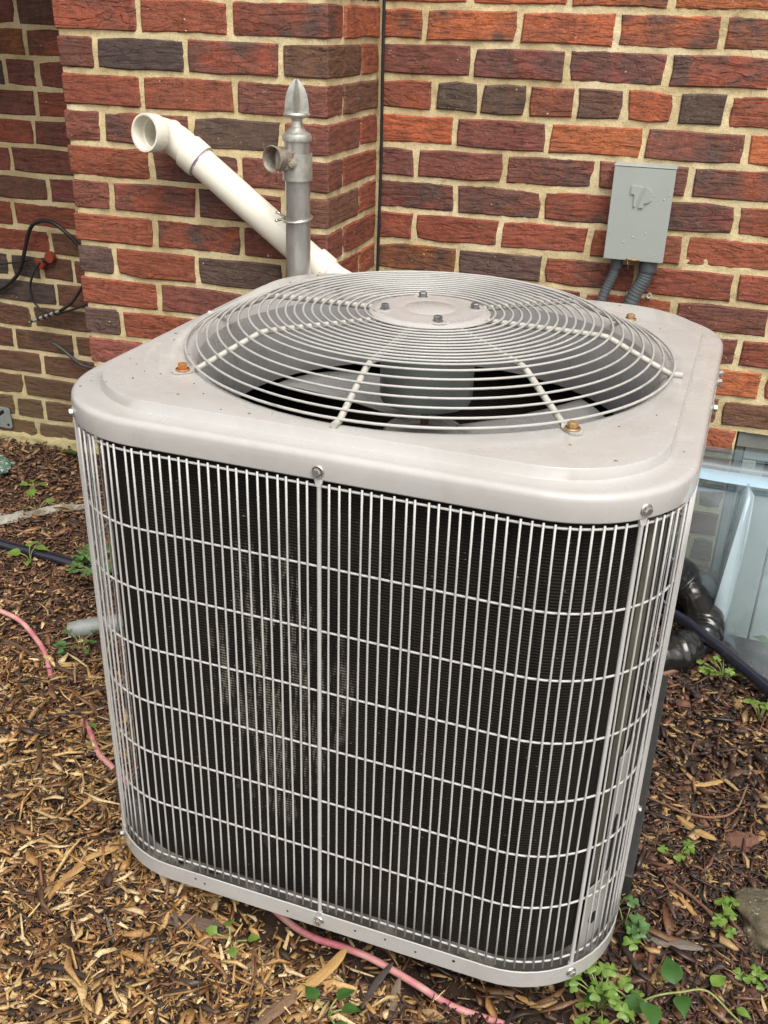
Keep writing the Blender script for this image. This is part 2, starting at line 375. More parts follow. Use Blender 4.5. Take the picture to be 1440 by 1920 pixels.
# ------------------------------------------------------------------ brick walls
H = .0676764; W0 = 1.187934
YR, YF, YL = .8323, .5213, .8972
XA, XB = -.922, -.35          # pier edges
TONE = {'q': (.105, .062, .050), 'r': (.275, .074, .038), 'o': (.41, .112, .042), 'm': (.195, .060, .042), 'b': (.155, .070, .040), 'k': (.078, .053, .045),
        'g': (.105, .064, .045), 'y': (.24, .085, .03), 'p': (.31, .10, .07)}
def tone(c):
    a = random.uniform(.05, .42)
    if c.isupper(): a = .85; c = c.lower()
    j = random.uniform(.86, 1.12); col = TONE[c]
    return (col[0] * j, col[1] * j * random.uniform(.93, 1.07), col[2] * j, a)
def rnd_tone(): return random.choice('rrrrrmmmRMobkK')
MJ = .0056
def brick_geo(w, d, h):
    """a brick face to -Y: jagged outline, bevelled arrises"""
    k = max(2, int(w / .05)); out = []
    for i in range(k): out.append((w * i / k, 0))
    out += [(w, 0), (w, h * .5)] if h > .03 else [(w, 0)]
    for i in range(k): out.append((w - w * i / k, h))
    out.append((0, h))
    if h > .03: out.append((0, h * .5))
    j = lambda s: random.uniform(-s, s)
    o = []
    for x, z in out:
        corner = (x in (0, w)) and (z in (0, h)); s = .0022
        cx = (.0035 * random.random() if corner and random.random() < .5 else 0)
        o.append((x + j(s) + (cx if x == 0 else -cx if x == w else 0), z + j(s) * .9 + (cx if z == 0 else -cx if z == h else 0)))
    cx, cz = w / 2, h / 2; ins = .0038
    inn = [(x + (ins if x < cx else -ins) * (1 if abs(x - cx) > w * .45 else 0), z + (ins * .8 if z < cz else -ins * .8) * (1 if abs(z - cz) > h * .4 else 0)) for x, z in o]
    tilt = j(.0014); tilt2 = j(.0016)
    fy = lambda x, z: (x / w - .5) * tilt + (z / h - .5) * tilt2
    R = [[(x, d, z) for x, z in o], [(x, .0032 + fy(x, z), z) for x, z in o], [(x, fy(x, z) + j(.0006), z) for x, z in inn]]
    mb = MB(); mb.rings(R, True, False, True); flip(mb); mb.f = [q[::-1] for q in mb.f]
    return mb
def corner_geo(w, d, h, side):
    """corner brick seen on the -Y face and on one end (side=+1: +X end)"""
    b = .003; j = lambda s: random.uniform(-s, s)
    pl = [(0, d), (0, b), (b, 0), (w * .35, 0), (w * .7, 0), (w - b, 0), (w, b), (w, d * .5), (w, d)]
    if side < 0: pl = [(w - x, y) for x, y in pl][::-1]
    R = []
    for z, ins in ((0, .003), (.003, 0), (h * .5, 0), (h - .003, 0), (h, .003)):
        R.append([(x + j(.0011) - math.copysign(ins, x - w / 2), y + j(.0011) + (ins if y < d / 2 else 0), z + j(.0015) * (ins > 0)) for x, y in pl])
    mb = MB(); mb.rings(R, True, True, True)
    return mb
def place(mb, loc, rz, parent, col, name='brick'):
    o = mb.build(name, BRICK, parent, smooth=28, loc=loc, rot=(0, 0, rz)); o.color = col
    return o
class Extra:
    """bricks the photograph shows nothing of: one joined part"""
    def __init__(s): s.mb = MB()
    def add(s, mb, loc, rz=0):
        M_ = Matrix.Translation(loc) @ Matrix.Rotation(rz, 4, 'Z')
        s.mb.add([M_ @ Vector(p) for p in mb.v], mb.f)
    def done(s, parent, name='brickwork'):
        o = s.mb.build(name, BRICK, parent, smooth=28); o['kind'] = 'stuff'; o.color = (.22, .058, .037, .7)

def fill_row(x0, x1, joints, pitch, offs):
    J = list(joints)
    if not J: J = [x0 + offs]
    while J[0] - pitch > x0 + .03: J.insert(0, J[0] - pitch * random.uniform(.985, 1.01))
    while J[-1] + pitch < x1 - .03: J.append(J[-1] + pitch * random.uniform(.99, 1.015))
    return [j for j in J if x0 + .015 < j < x1 - .015]

RJ = {-1: ([-.164, .033, .228], 'ooOo'), 0: ([-.257, -.062, .13, .328], 'OOoOO'), 1: ([-.153, .04, .238], 'mMMR'),
      2: ([-.231, -.133, -.033, .066, .163, .263, .359], 'rGBrBoGr'), 3: ([-.181, .014, .209, .408], 'omoMo'),
      4: ([-.264, -.069, .123, .311], 'mmMmR'), 5: ([-.171, .019, .219, .412], 'MMRMr'), 6: ([-.262, -.069, .126, .32], 'rrrrr'),
      7: ([-.16, .033, .231, .433], 'YqRrr'), 8: ([.127, .32, .514], 'mrmm'), 9: ([.466], 'Mr'), 10: ([.527], 'or'), 11: ([.25, .45], 'rbb'), 12: ([.12, .31], 'moo')}
FJ = {0: ([-.737, -.545], 'rrR'), 1: ([-.836, -.642, -.445], 'mkRb'), 2: ([-.74, -.54], 'rrm'), 3: ([-.838, -.638, -.444], 'mRgm'),
      4: ([-.732, -.535], 'rMm'), 5: ([-.83, -.633, -.444], 'mRMb'), 6: ([-.736, -.536], 'rRm'), 7: ([-.835, -.642, -.447], 'qrqr'),
      8: ([-.736, -.537], 'rmr'), 9: ([-.833, -.629, -.44], 'qrmr'), 10: ([-.735, -.54], 'prm')}
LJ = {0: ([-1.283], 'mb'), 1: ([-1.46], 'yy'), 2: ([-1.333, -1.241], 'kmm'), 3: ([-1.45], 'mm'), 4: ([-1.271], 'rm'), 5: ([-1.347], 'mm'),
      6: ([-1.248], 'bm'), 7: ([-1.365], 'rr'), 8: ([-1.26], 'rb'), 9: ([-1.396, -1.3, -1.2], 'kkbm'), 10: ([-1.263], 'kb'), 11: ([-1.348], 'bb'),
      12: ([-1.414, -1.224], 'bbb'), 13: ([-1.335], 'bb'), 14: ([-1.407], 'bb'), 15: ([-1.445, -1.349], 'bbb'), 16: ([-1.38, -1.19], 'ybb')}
RETC = {0: 'o', 1: 'r', 2: 'b', 3: 'r', 4: 'r', 5: 'r', 6: 'r', 7: 'r'}
ROW_TOP, ZTOP = -18, W0 + 18 * H
def row_z(k): return W0 - k * H + MJ, H - 2 * MJ
def mortar_slab(parent, boxes, name='mortar'):
    mb = MB()
    for a, b in boxes: mb.box(a, b)
    return mb.build(name, MORTAR, parent)

def build_row(parent, ex, k, x0, x1, Y, J, cols, vis, clip=None, hdr=False):
    z, h = row_z(k)
    E_ = [x0 - MJ] + J + [x1 + MJ]
    first = None
    for i in range(len(E_) - 1):
        a, b = E_[i] + MJ * random.uniform(.8, 1.15), E_[i + 1] - MJ * random.uniform(.8, 1.15)
        if b - a < .02: continue
        c = (a + b) / 2
        col = cols(c) or rnd_tone()
        g = brick_geo(b - a, .045, h)
        loc = (a, Y + random.uniform(-.0016, .0016), z + random.uniform(-.0008, .0008))
        if vis(c, k): place(g, loc, 0, parent, tone(col))
        else: ex.add(g, loc)
def color_lookup(table, k):
    if k not in table: return lambda c: None
    J, S_ = table[k]
    def f(c):
        i = sum(1 for j in J if c > j)
        lo = J[0] - .21; hi = J[-1] + .21
        return S_[i] if lo < c < hi else None
    return f

def mortar_sheet(parent, o, ux, uz, w, h, nrm, cell=.0075, skip=None):
    o, ux, nrm = Vector(o), Vector(ux), Vector(nrm); nx, nz = int(w / cell), int(h / cell); V = []; F_ = []
    for j in range(nz + 1):
        for i in range(nx + 1):
            p = o + ux * (w * i / nx) + Vector((0, 0, h * j / nz))
            d = min(.0019, .0026 * mn.noise(p * 34) + .0024 * mn.noise(p * 95) + .0004)
            if i in (0, nx) or j in (0, nz): d = -.003
            V.append(p + nrm * d)
    for j in range(nz):
        for i in range(nx):
            a = j * (nx + 1) + i; c = o + ux * (w * (i + .5) / nx) + Vector((0, 0, h * (j + .5) / nz))
            if skip and skip(c): continue
            F_.append((a, a + 1, a + nx + 2, a + nx + 1))
    mb = MB(); mb.v = [tuple(v) for v in V]; mb.f = F_; mb.build('mortar', MORTAR, parent, smooth=180)

# right-hand house wall with the basement window opening
WX0, WZ1 = .4965, W0 - 11 * H - .004
rw = empty('brick_wall', (0, 0, 0), 0, 'bright red brick wall of the house carrying the grey metal box, with one course of short header bricks', 'brick wall')
ex = Extra()
for k in range(ROW_TOP, 18):
    offs = (.10 if k % 2 else .195)
    pitch = .0985 if k == 2 or (k - 2) % 7 == 0 else .1945
    x1 = 1.9 if k < 12 else WX0 - .006
    J = fill_row(XB + .004, x1, RJ.get(k, ([], ''))[0], pitch, offs)
    build_row(rw, ex, k, XB + .004, x1, YR, J, color_lookup(RJ, k), lambda c, kk: -2 <= kk <= 14 and c < .85)
    if k >= 12:   # other side of the window
        J = fill_row(1.30, 1.9, [], .1945, offs); build_row(rw, ex, k, 1.30, 1.9, YR, J, lambda c: None, lambda c, kk: False)
ex.done(rw)
ym = YR + .0055
mortar_slab(rw, [((XB - .1, ym, WZ1), (1.9, ym + .25, ZTOP)), ((XB - .1, ym, -.35), (WX0 - .003, ym + .25, WZ1)), ((1.297, ym, -.35), (1.9, ym + .25, WZ1))])

mortar_sheet(rw, (XB - .02, YR + .0042, .1), (1, 0, 0), 1, 1.15, 1.35, (0, -1, 0), skip=lambda c: c.x > WX0 - .004 and c.z < WZ1 + .001)
# projecting pier
pier = empty('brick_pier', (0, 0, 0), 0, 'projecting red brick pier behind the white pipe and metal post', 'brick pier')
ex = Extra()
for k in range(ROW_TOP, 17):
    odd = k % 2
    z, h = row_z(k)
    J, S_ = FJ.get(k, ([-.835, -.64, -.445] if odd else [-.737, -.541], None))
    if S_ is None: S_ = ''.join(rnd_tone() for _ in range(len(J) + 1))
    dr = (.712 if odd else .608)
    if k in (6, 7): dr += .006
    vis = -1 <= k <= 13
    # left corner, middle, right corner
    a, b = XA + random.uniform(-.004, .004), J[0] - MJ
    g = corner_geo(b - a, (.19 if odd else .09), h, -1); loc = (a, YF, z)
    place(g, loc, 0, pier, tone(S_[0])) if vis else ex.add(g, loc)
    for i in range(len(J) - 1):
        a, b = J[i] + MJ * random.uniform(.8, 1.2), J[i + 1] - MJ * random.uniform(.8, 1.2)
        g = brick_geo(b - a, .045, h); loc = (a, YF + random.uniform(-.0014, .0016), z)
        place(g, loc, 0, pier, tone(S_[i + 1])) if vis else ex.add(g, loc)
    a, b = J[-1] + MJ, XB + random.uniform(-.0015, .0015)
    g = corner_geo(b - a, dr - MJ - YF, h, 1); loc = (a, YF, z)
    place(g, loc, 0, pier, tone(S_[-1])) if vis else ex.add(g, loc)
    # right return, far piece
    w = .826 - dr - MJ
    g = brick_geo(w, .045, h); loc = (XB + random.uniform(-.001, .0015), dr + MJ, z)
    c = RETC.get(k, rnd_tone())
    place(g, loc, math.pi / 2, pier, tone(c)) if vis else ex.add(g, loc, math.pi / 2)
    # left return (towards the recess)
    y0 = YF + (.19 if odd else .09) + 2 * MJ
    while y0 < YL - .03:
        y1 = min(YL - .006, y0 + (.19 if not odd or y0 > .75 else .19))
        g = brick_geo(y1 - y0, .045, h); ex.add(g, (XA, y1, z), -math.pi / 2); y0 = y1 + 2 * MJ
ex.done(pier)
mortar_slab(pier, [((XA + .0055, YF + .0055, -.15), (XB - .0055, 1.05, ZTOP))])

mortar_sheet(pier, (XA + .006, YF + .0042, .2), (1, 0, 0), 1, XB - XA - .012, 1.15, (0, -1, 0))
mortar_sheet(pier, (XB - .0042, YF + .006, .5), (0, 1, 0), 1, YR - YF, .85, (1, 0, 0))
# recessed left wall
lw = empty('brick_wall', (0, 0, 0), 0, 'recessed dark brown brick wall behind the black cables at the left', 'brick wall')
ex = Extra()
for k in range(ROW_TOP, 18):
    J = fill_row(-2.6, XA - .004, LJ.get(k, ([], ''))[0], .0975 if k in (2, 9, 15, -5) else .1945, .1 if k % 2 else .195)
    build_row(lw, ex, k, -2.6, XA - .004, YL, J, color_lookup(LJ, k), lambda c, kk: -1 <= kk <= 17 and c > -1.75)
ex.done(lw)
mortar_slab(lw, [((-2.6, YL + .0055, -.15), (XA + .02, YL + .25, ZTOP))])
mortar_sheet(lw, (-1.75, YL + .0042, .05), (1, 0, 0), 1, 1.75 + XA + .01, 1.3, (0, -1, 0))
def parging():
    """lumpy mortar smeared over the lowest courses"""
    mb = MB(); nx, nz = 90, 14; V = []; F_ = []
    for i in range(nx + 1):
        x = -1.75 + (1.75 + XA - .01) * i / nx
        top = .128 + .018 * mn.noise((x * 9, 1, 0)) + .012 * mn.noise((x * 31, 2, 0))
        for j in range(nz + 1):
            z = .03 + (top - .03) * j / nz
            y = YL - .004 - .012 * (1 - j / nz) + .012 * mn.noise((x * 22, z * 40, 5)) + .006 * mn.noise((x * 60, z * 90, 8))
            V.append((x, min(y, YL + .004) if j < nz else YL + .006, z + (.004 * mn.noise((x * 50, 9, 2)))))
    for i in range(nx):
        for j in range(nz):
            a = i * (nz + 1) + j; F_.append((a, a + nz + 1, a + nz + 2, a + 1))
    mb.add(V, F_); mb.build('mortar_smear', MORTAR, lw, smooth=180)
parging()

# basement window in the right wall
win = empty('basement_window', (WX0, YR, 0), 0, 'basement window with dirty white frame low in the brick wall at right', 'window')
def wbox(name, mat, boxes, parent=win):
    mb = MB()
    for a, b in boxes: mb.box(a, b)
    o = mb.build(name, mat, parent); bev(o); return o
def bev(o, w=.002, seg=2):
    m = o.modifiers.new('bevel', 'BEVEL'); m.width = w; m.segments = seg; m.limit_method = 'ANGLE'; return o
ww = .80
wbox('lintel', GREYTRIM, [((.002, .012, WZ1 - .040), (ww, .11, WZ1 - .001))])
wbox('jamb', GREYTRIM, [((.002, .02, -.24), (.02, .11, WZ1 - .041))])
fr = wbox('frame', WINFRAME, [((.022, .030, WZ1 - .074), (ww, .10, WZ1 - .042)), ((.022, .032, -.24), (.052, .10, WZ1 - .076)), ((.42, .032, -.24), (.45, .10, WZ1 - .076))])
wbox('glass_pane', GLASS, [((.053, .075, .285), (.419, .079, WZ1 - .077)), ((.451, .075, .285), (ww, .079, WZ1 - .077))])
wbox('lower_panel', WINFRAME, [((.0535, .055, -.24), (.118, .0745, .284)), ((.1225, .055, -.24), (.419, .0745, .284)), ((.4515, .055, -.24), (ww, .0745, .284))])
wbox('sash', WINFRAME, [((.0535, .05, .2845), (.4185, .0745, .298)), ((.0535, .05, .2985), (.072, .0745, WZ1 - .0765))])

# ------------------------------------------------------------------ air conditioner
WY = .0400327
ac = empty('air_conditioner', (0, 0, 0), -WY, 'beige grey air conditioner condenser with round fan guard and white wire grille', 'air conditioner')
HW, RC = .3965, .155             # half width at wires, corner radius
ZR0, ZR1 = .0554, .0866          # base ring
Z_BOT, Z_TOP = .1004, .7557      # bottom and top rails
ZS = .764; ZC = .8112            # cap skirt bottom, plateau
def rrect(h, R, n=None, per=14, flat=10):
    """rounded square outline, counter-clockwise, starting at the middle of the front side"""
    P = []
    s = h - R
    for q in range(4):
        c, sn = [(1, 0), (0, 1), (-1, 0), (0, -1)][q]
        rot = lambda x, y: (x * c - y * sn, x * sn + y * c)
        for i in range(flat): P.append(rot(-s + 2 * s * i / flat, -h))
        for i in range(per): 
            a = -math.pi / 2 + math.pi / 2 * i / per; P.append(rot(s + R * math.cos(a), -s + R * math.sin(a)))
    return P
def rsq_ring(h, R, z): return [(x, y, z) for x, y in rrect(h, R)]
def circ_ring(h0, R0, r, z):
    out = []
    for x, y in rrect(h0, R0):
        a = math.atan2(y, x); out.append((r * math.cos(a), r * math.sin(a), z))
    return out
# cap
h = HW + .003
rings = [rsq_ring(h - .004, RC - .004, ZS + .004), rsq_ring(h - .002, RC - .002, ZS), rsq_ring(h, RC, ZS + .002), rsq_ring(h + .0008, RC, ZS + .018)]
zf = ZC - .0140
for a in (0, 18, 36, 54, 72, 90):
    r = .0085; A = math.radians(a)
    rings.append(rsq_ring(h - r + r * math.cos(A), RC - r + r * math.cos(A), zf - r + r * math.sin(A)))
hp = .3635; RP = .135
rings += [rsq_ring(h - .018, RC - .016, zf + .0003), rsq_ring(hp + .0052, RP + .005, zf + .0003), rsq_ring(hp + .0044, RP + .0044, zf + .0010), rsq_ring(hp + .0024, RP + .0024, ZC - .0016), rsq_ring(hp + .0014, RP + .0014, ZC - .0003), rsq_ring(hp - .003, RP - .002, ZC)]
rings += [circ_ring(hp, RP, .345, ZC + .0002), circ_ring(hp, RP, .339, ZC - .0012), circ_ring(hp, RP, .333, ZC - .006), circ_ring(hp, RP, .328, ZC - .014)]
mb = MB(); mb.rings(rings); cap = mb.build('top_cover', PAINT, ac, smooth=40)
# venturi shroud
mb = MB()
prof = [(.328, ZC - .0135), (.320, ZC - .024), (.312, ZC - .04), (.306, ZC - .065), (.304, ZC - .10), (.307, ZC - .125), (.3085, ZC - .125), (.306, ZC - .10), (.308, ZC - .065), (.3145, ZC - .04), (.3225, ZC - .024), (.3295, ZC - .015)]
mb.lathe(prof[::-1], 96); mb.build('fan_shroud', SHROUD, ac, smooth=50)
# underside of the cap (closes the light off around the shroud)
mb = MB(); mb.rings([rsq_ring(HW - .012, RC - .012, ZS + .02), circ_ring(HW, RC, .3100, ZC - .05)]); mb.build('under_cover', DARKMETAL, ac)
# base pan ring and floor
mb = MB(); hb = HW + .0025
mb.rings([rsq_ring(hb - .008, RC - .008, ZR0 + .003), rsq_ring(hb - .002, RC - .002, ZR0), rsq_ring(hb, RC, ZR0 + .0015), rsq_ring(hb + .0005, RC, ZR1 - .001), rsq_ring(hb - .0005, RC - .001, ZR1), rsq_ring(hb - .0018, RC - .002, ZR1 - .001), rsq_ring(hb - .0025, RC - .0025, ZR1 - .012)])
pan = mb.build('base_pan', PAINT, ac, smooth=35)
mb = MB(); mb.rings([rsq_ring(hb - .0024, RC - .0024, ZR1 - .012), rsq_ring(hb - .05, RC - .05, ZR1 - .0135), rsq_ring(.2, .06, ZR1 - .0135)], cap1=True)
mb.build('pan_floor', plain('dirty_pan_floor', (.06, .056, .05), .7, var=.5, scale=25, dirt=(.3, .28, .25, .8), dscale=9, dth=(.52, .66)), ac)
# little drain holes in the ring and slots in the pan (flat black discs painted as their shaded insides)
def disc_plug(p, nrm, r, mat, name, parent, sx=1.0, n=12):
    z = Vector(nrm).normalized(); q = z.to_track_quat('Z', 'Y').to_matrix().to_4x4(); q.translation = p
    mb = MB(); mb.lathe([(r, -.001), (r, .0006)], n, True, True, q @ Matrix.Diagonal((sx, 1, 1, 1)).to_4x4()); return mb.build(name, mat, parent)
HOLE = plain('hole_shade_black', (.004, .004, .004), .9)  # flat black stands in for the shade inside holes and slots
for x in (-.20, -.185, -.05, .055, .10, .145, .20): disc_plug((x, -hb, ZR0 + .017 + random.uniform(-.004, .004)), (0, -1, 0), random.choice((.0016, .0022)), HOLE, 'drain_hole', ac)
disc_plug((-.235, -.374, ZR1 - .0125), (0, 0, 1), .008, HOLE, 'pan_hole', ac)
disc_plug((-.185, -.376, ZR1 - .0125), (0, 0, 1), .005, HOLE, 'pan_hole', ac, 2.6)

# coil block
hc = HW - .030
mb = MB(); mb.rings([rsq_ring(hc, RC - .03, ZR1 - .013), rsq_ring(hc, RC - .03, ZS + .03)]); mb.build('condenser_coil', COIL, ac, smooth=60)
mb = MB(); mb.rings([rsq_ring(hc - .025, RC - .055, ZS + .03), rsq_ring(hc - .025, RC - .055, ZR1 - .013)]); mb.build('coil_inner_face', COIL, ac, smooth=60)
# corner post and bracket behind the wires at the right front corner
cc = HW - RC
def arc_plate(a0, a1, r, z0, z1, name, mat, holes=()):
    n = 10; R = []
    for rr_ in (r, r - .002):
        pass
    mb = MB(); A = [math.radians(a0 + (a1 - a0) * i / n) for i in range(n + 1)]
    P = lambda a, rr_, z: (cc + rr_ * math.cos(a), -cc + rr_ * math.sin(a), z)
    mb.rings([[P(a, r, z0) for a in A] + [P(a, r - .0018, z0) for a in A[::-1]], [P(a, r, z1) for a in A] + [P(a, r - .0018, z1) for a in A[::-1]]], True, True, True)
    return mb.build(name, mat, ac, smooth=40)
POSTM = plain('dusty_corner_post', (.125, .115, .09), .5, var=.25, scale=30, dirt=(.06, .055, .04, .8), dscale=20, dth=(.45, .65), aniso=(1, 1, .2))
arc_plate(-27, -14, RC - .024, ZR1 - .01, ZS + .02, 'corner_post', POSTM)
arc_plate(-3, 16, RC - .022, ZR1 - .01, ZS + .02, 'corner_post', POSTM)
arc_plate(-33, 2, RC - .016, ZR1 - .01, .19, 'corner_bracket', PAINT)
arc_plate(-22, 2, RC - .0165, .19, .40, 'corner_bracket', PAINT)
def arc_pt(a, r, z): a = math.radians(a); return (cc + r * math.cos(a), -cc + r * math.sin(a), z)
disc_plug(arc_pt(-25, RC - .0155, .125), arc_pt(-25, 1, 0)[0:2] + (0,), .010, HOLE, 'bracket_hole', ac)
def slot(a, z0, z1, w):
    c = Vector(arc_pt(a, RC - .0152, 0)); n_ = Vector((math.cos(math.radians(a)), math.sin(math.radians(a)), 0)); t_ = Vector((-n_.y, n_.x, 0))
    mb = MB(); P = []
    for i in range(9): b_ = math.pi * i / 8; P.append((w * math.cos(b_), z1 + w * math.sin(b_)))
    for i in range(9): b_ = math.pi + math.pi * i / 8; P.append((w * math.cos(b_), z0 + w * math.sin(b_)))
    mb.rings([[c + t_ * x + Vector((0, 0, z)) - n_ * .001 for x, z in P], [c + t_ * x + Vector((0, 0, z)) for x, z in P]], True, False, True); mb.build('bracket_slot', HOLE, ac)
slot(-15, .20, .29, .005)
# electrical compartment at the back right, closed sheet metal
mb = MB(); mb.rings([[( .05, HW - .012, z), (.24, HW - .012, z), (.30, HW - .03, z), (.30, HW - .055, z), (.05, HW - .05, z)] for z in (ZR1 - .01, ZS + .02)], True, True, True); mb.build('service_panel', PAINT, ac, smooth=30)

# wire coil guard
guard_w = MB()
for z in (Z_TOP,): guard_w.tube(rsq_ring(HW - .0016, RC - .0016, z), .0017, 6, True)
cg = guard_w.build('coil_guard', WIRE, ac, smooth=180); tmp = None
for i in range(7):
    z = .6512 - .0899 * i if i < 6 else Z_BOT
    if tmp is None:
        g_ = MB(); g_.tube(rsq_ring(HW - .0016, RC - .0016, 0), .00155, 6, True); tmp = g_.build('horizontal_wire', WIRE, cg, smooth=180, loc=(0, 0, z))
    else: inst(tmp, 'horizontal_wire', cg, (0, 0, z))
# vertical wires every half inch round the outline
per_flat = 2 * (HW - RC); per_arc = RC * math.pi / 2; total = 4 * (per_flat + per_arc)
def along(s_):
    """point on the wire outline, distance s_ counter-clockwise from the middle of the front"""
    s_ = (s_ + per_flat / 2) % total; q = int(s_ // (per_flat + per_arc)); u_ = s_ - q * (per_flat + per_arc)
    if u_ < per_flat: x, y, nx, ny = -per_flat / 2 + u_, -HW, 0, -1
    else:
        a = -math.pi / 2 + (u_ - per_flat) / RC; nx, ny = math.cos(a), math.sin(a); x, y = cc + RC * nx, -cc + RC * ny
    for _ in range(q): x, y, nx, ny = -y, x, -ny, nx
    return x, y, nx, ny
pitch = total / round(total / .01282)
nw = round(total / pitch); rods = {}
half = total / 8
rodpos = [0, half, total / 4, total / 4 + half, total / 2, total / 2 + half, 3 * total / 4, 3 * total / 4 + half]
src = None; srcr = None; srcs = None
for i in range(nw):
    s_ = i * pitch
    if any(min(abs(s_ - r), abs(s_ - r - total)) < pitch * .55 for r in rodpos): continue
    x, y, nx, ny = along(s_); rz = math.atan2(ny, nx)
    if src is None:
        g_ = MB(); z0, z1 = Z_BOT - .0085, Z_TOP + .0055
        pts = [(0, 0, z0), (.0004, .0005, z0 + (z1 - z0) * .3), (-.0003, -.0006, z0 + (z1 - z0) * .65), (0, 0, z1)]
        g_.tube(spline(pts, 3), .00138, 6); src = g_.build('vertical_wire', WIRE, cg, smooth=180)
        o = src
    else: o = inst(src, 'vertical_wire', cg)
    o.location = (x + nx * .0015, y + ny * .0015, random.uniform(-.0007, .0007)); o.rotation_euler = (random.gauss(0, .0012), random.gauss(0, .0012), rz + random.choice((0, math.pi)))
def hex_screw():
    g_ = MB(); g_.lathe([(.0072, 0), (.0076, .0008), (.0066, .0022)], 20, True); g_.lathe([(.0048, .0015), (.0048, .0055), (.0043, .0063)], 6, False, True); return g_
for s_ in rodpos:
    x, y, nx, ny = along(s_); rz = math.atan2(ny, nx)
    if srcr is None:
        g_ = MB(); g_.tube([(0, 0, Z_BOT - .013), (0, 0, Z_TOP + .002)], .0027, 10)
        # flattened ends
        for z0, z1, w1 in ((Z_TOP + .001, Z_TOP + .018, .0052), (Z_BOT - .012, Z_BOT - .026, .0052)):
            g_.rings([[(.0027, -.0027, z0), (.0027, .0027, z0), (-.0027, .0027, z0), (-.0027, -.0027, z0)], [(.002, -w1, (z0 + z1) / 2), (.002, w1, (z0 + z1) / 2), (-.001, w1, (z0 + z1) / 2), (-.001, -w1, (z0 + z1) / 2)], [(-.002, -w1, z1), (-.002, w1, z1), (-.0042, w1, z1), (-.0042, -w1, z1)]], True, True, True)
        srcr = g_.build('mounting_rod', WIRE, cg, smooth=50); o = srcr
    else: o = inst(srcr, 'mounting_rod', cg)
    o.location = (x + nx * .001, y + ny * .001, 0); o.rotation_euler = (0, 0, rz)
    for z in (ZS + .0125, ZR0 + .017):
        if srcs is None: srcs = hex_screw().build('screw', STEEL, ac, smooth=35); o = srcs
        else: o = inst(srcs, 'screw', ac)
        off = h - HW if z > .5 else hb - HW
        o.location = (x + nx * (off + .0012), y + ny * (off + .0012), z)
        o.rotation_euler = Vector((nx, ny, 0)).to_track_quat('Z', 'Y').to_euler()
for yy in (.150, .108):
    o = inst(srcs, 'screw', ac); o.location = (h + .001, yy, ZS + .014); o.rotation_euler = (0, math.pi / 2, 0)

# fan guard
def gprof(r):
    if r <= .242: return .8548 + .0012 * (1 - (r / .242) ** 2)
    if r <= .254: return .8548 - .0022 * ((r - .242) / .012) ** 1.6
    return .8526 - (r - .254) * (.8526 - .8125) / (.343 - .254)
mb = MB()
ring_r = [.0925 + .0124 * i for i in range(13)] + [.2555 + .0145 * i for i in range(6)] + [.3405]
def ring_path(r, z, n=96): return [(r * math.cos(2*math.pi*i/n), r * math.sin(2*math.pi*i/n), z) for i in range(n)]
mb.tube(ring_path(.3435, .8185), .0019, 6, True)
fg = mb.build('fan_guard', GUARDW, ac, smooth=180)
for r in ring_r[:-1]:
    g_ = MB(); g_.tube(ring_path(r, gprof(r) + .0054), .0017, 6, True); g_.build('ring_wire', GUARDW, fg, smooth=180)
sp_src = {}
for i in range(8):
    a = math.pi / 4 * i - math.pi / 2; tabbed = i % 2 == 1
    if tabbed not in sp_src:
        P = [(.080, 0, gprof(.08))] + [(r, 0, gprof(r)) for r in (.12, .16, .20, .235, .243, .249, .256, .29, .325, .333)]
        P += [(.340, 0, .8140), (.347 if tabbed else .356, 0, .8150 if not tabbed else .8160)]
        g_ = MB(); g_.tube(P, .0042, 10)
        if tabbed:
            tz = ZC + .0022
            g_.rings([[(.343, -.004, .8195), (.343, .004, .8195), (.343, .004, .8115), (.343, -.004, .8115)],
                      [(.349, -.0085, tz + .001), (.349, .0085, tz + .001), (.349, .0085, tz - .0015), (.349, -.0085, tz - .0015)],
                      [(.368, -.0085, tz + .001), (.368, .0085, tz + .001), (.368, .0085, tz - .0015), (.368, -.0085, tz - .0015)],
                      [(.373, -.004, tz + .001), (.373, .004, tz + .001), (.373, .004, tz - .0015), (.373, -.004, tz - .0015)]], True, True, True)
        sp_src[tabbed] = o = g_.build('spoke', SPOKE, fg, smooth=40)
    else: o = inst(sp_src[tabbed], 'spoke', fg)
    o.rotation_euler = (0, 0, a)
    if tabbed:
        g_ = MB(); g_.lathe([(.0095, 0), (.0098, .001), (.0085, .0024)], 24, True); g_.lathe([(.0068, .0018), (.0068, .0078), (.006, .009)], 6, False, True)
        left = i == 7
        b_ = g_.build('mounting_bolt', RUST if i in (7,) else BRASSY, ac, smooth=35, loc=(.359 * math.cos(a), .359 * math.sin(a), ZC + .0034), rot=(0, 0, .3 + i))
        if i == 7: b_['label'] = 'orange rusted hex bolt'
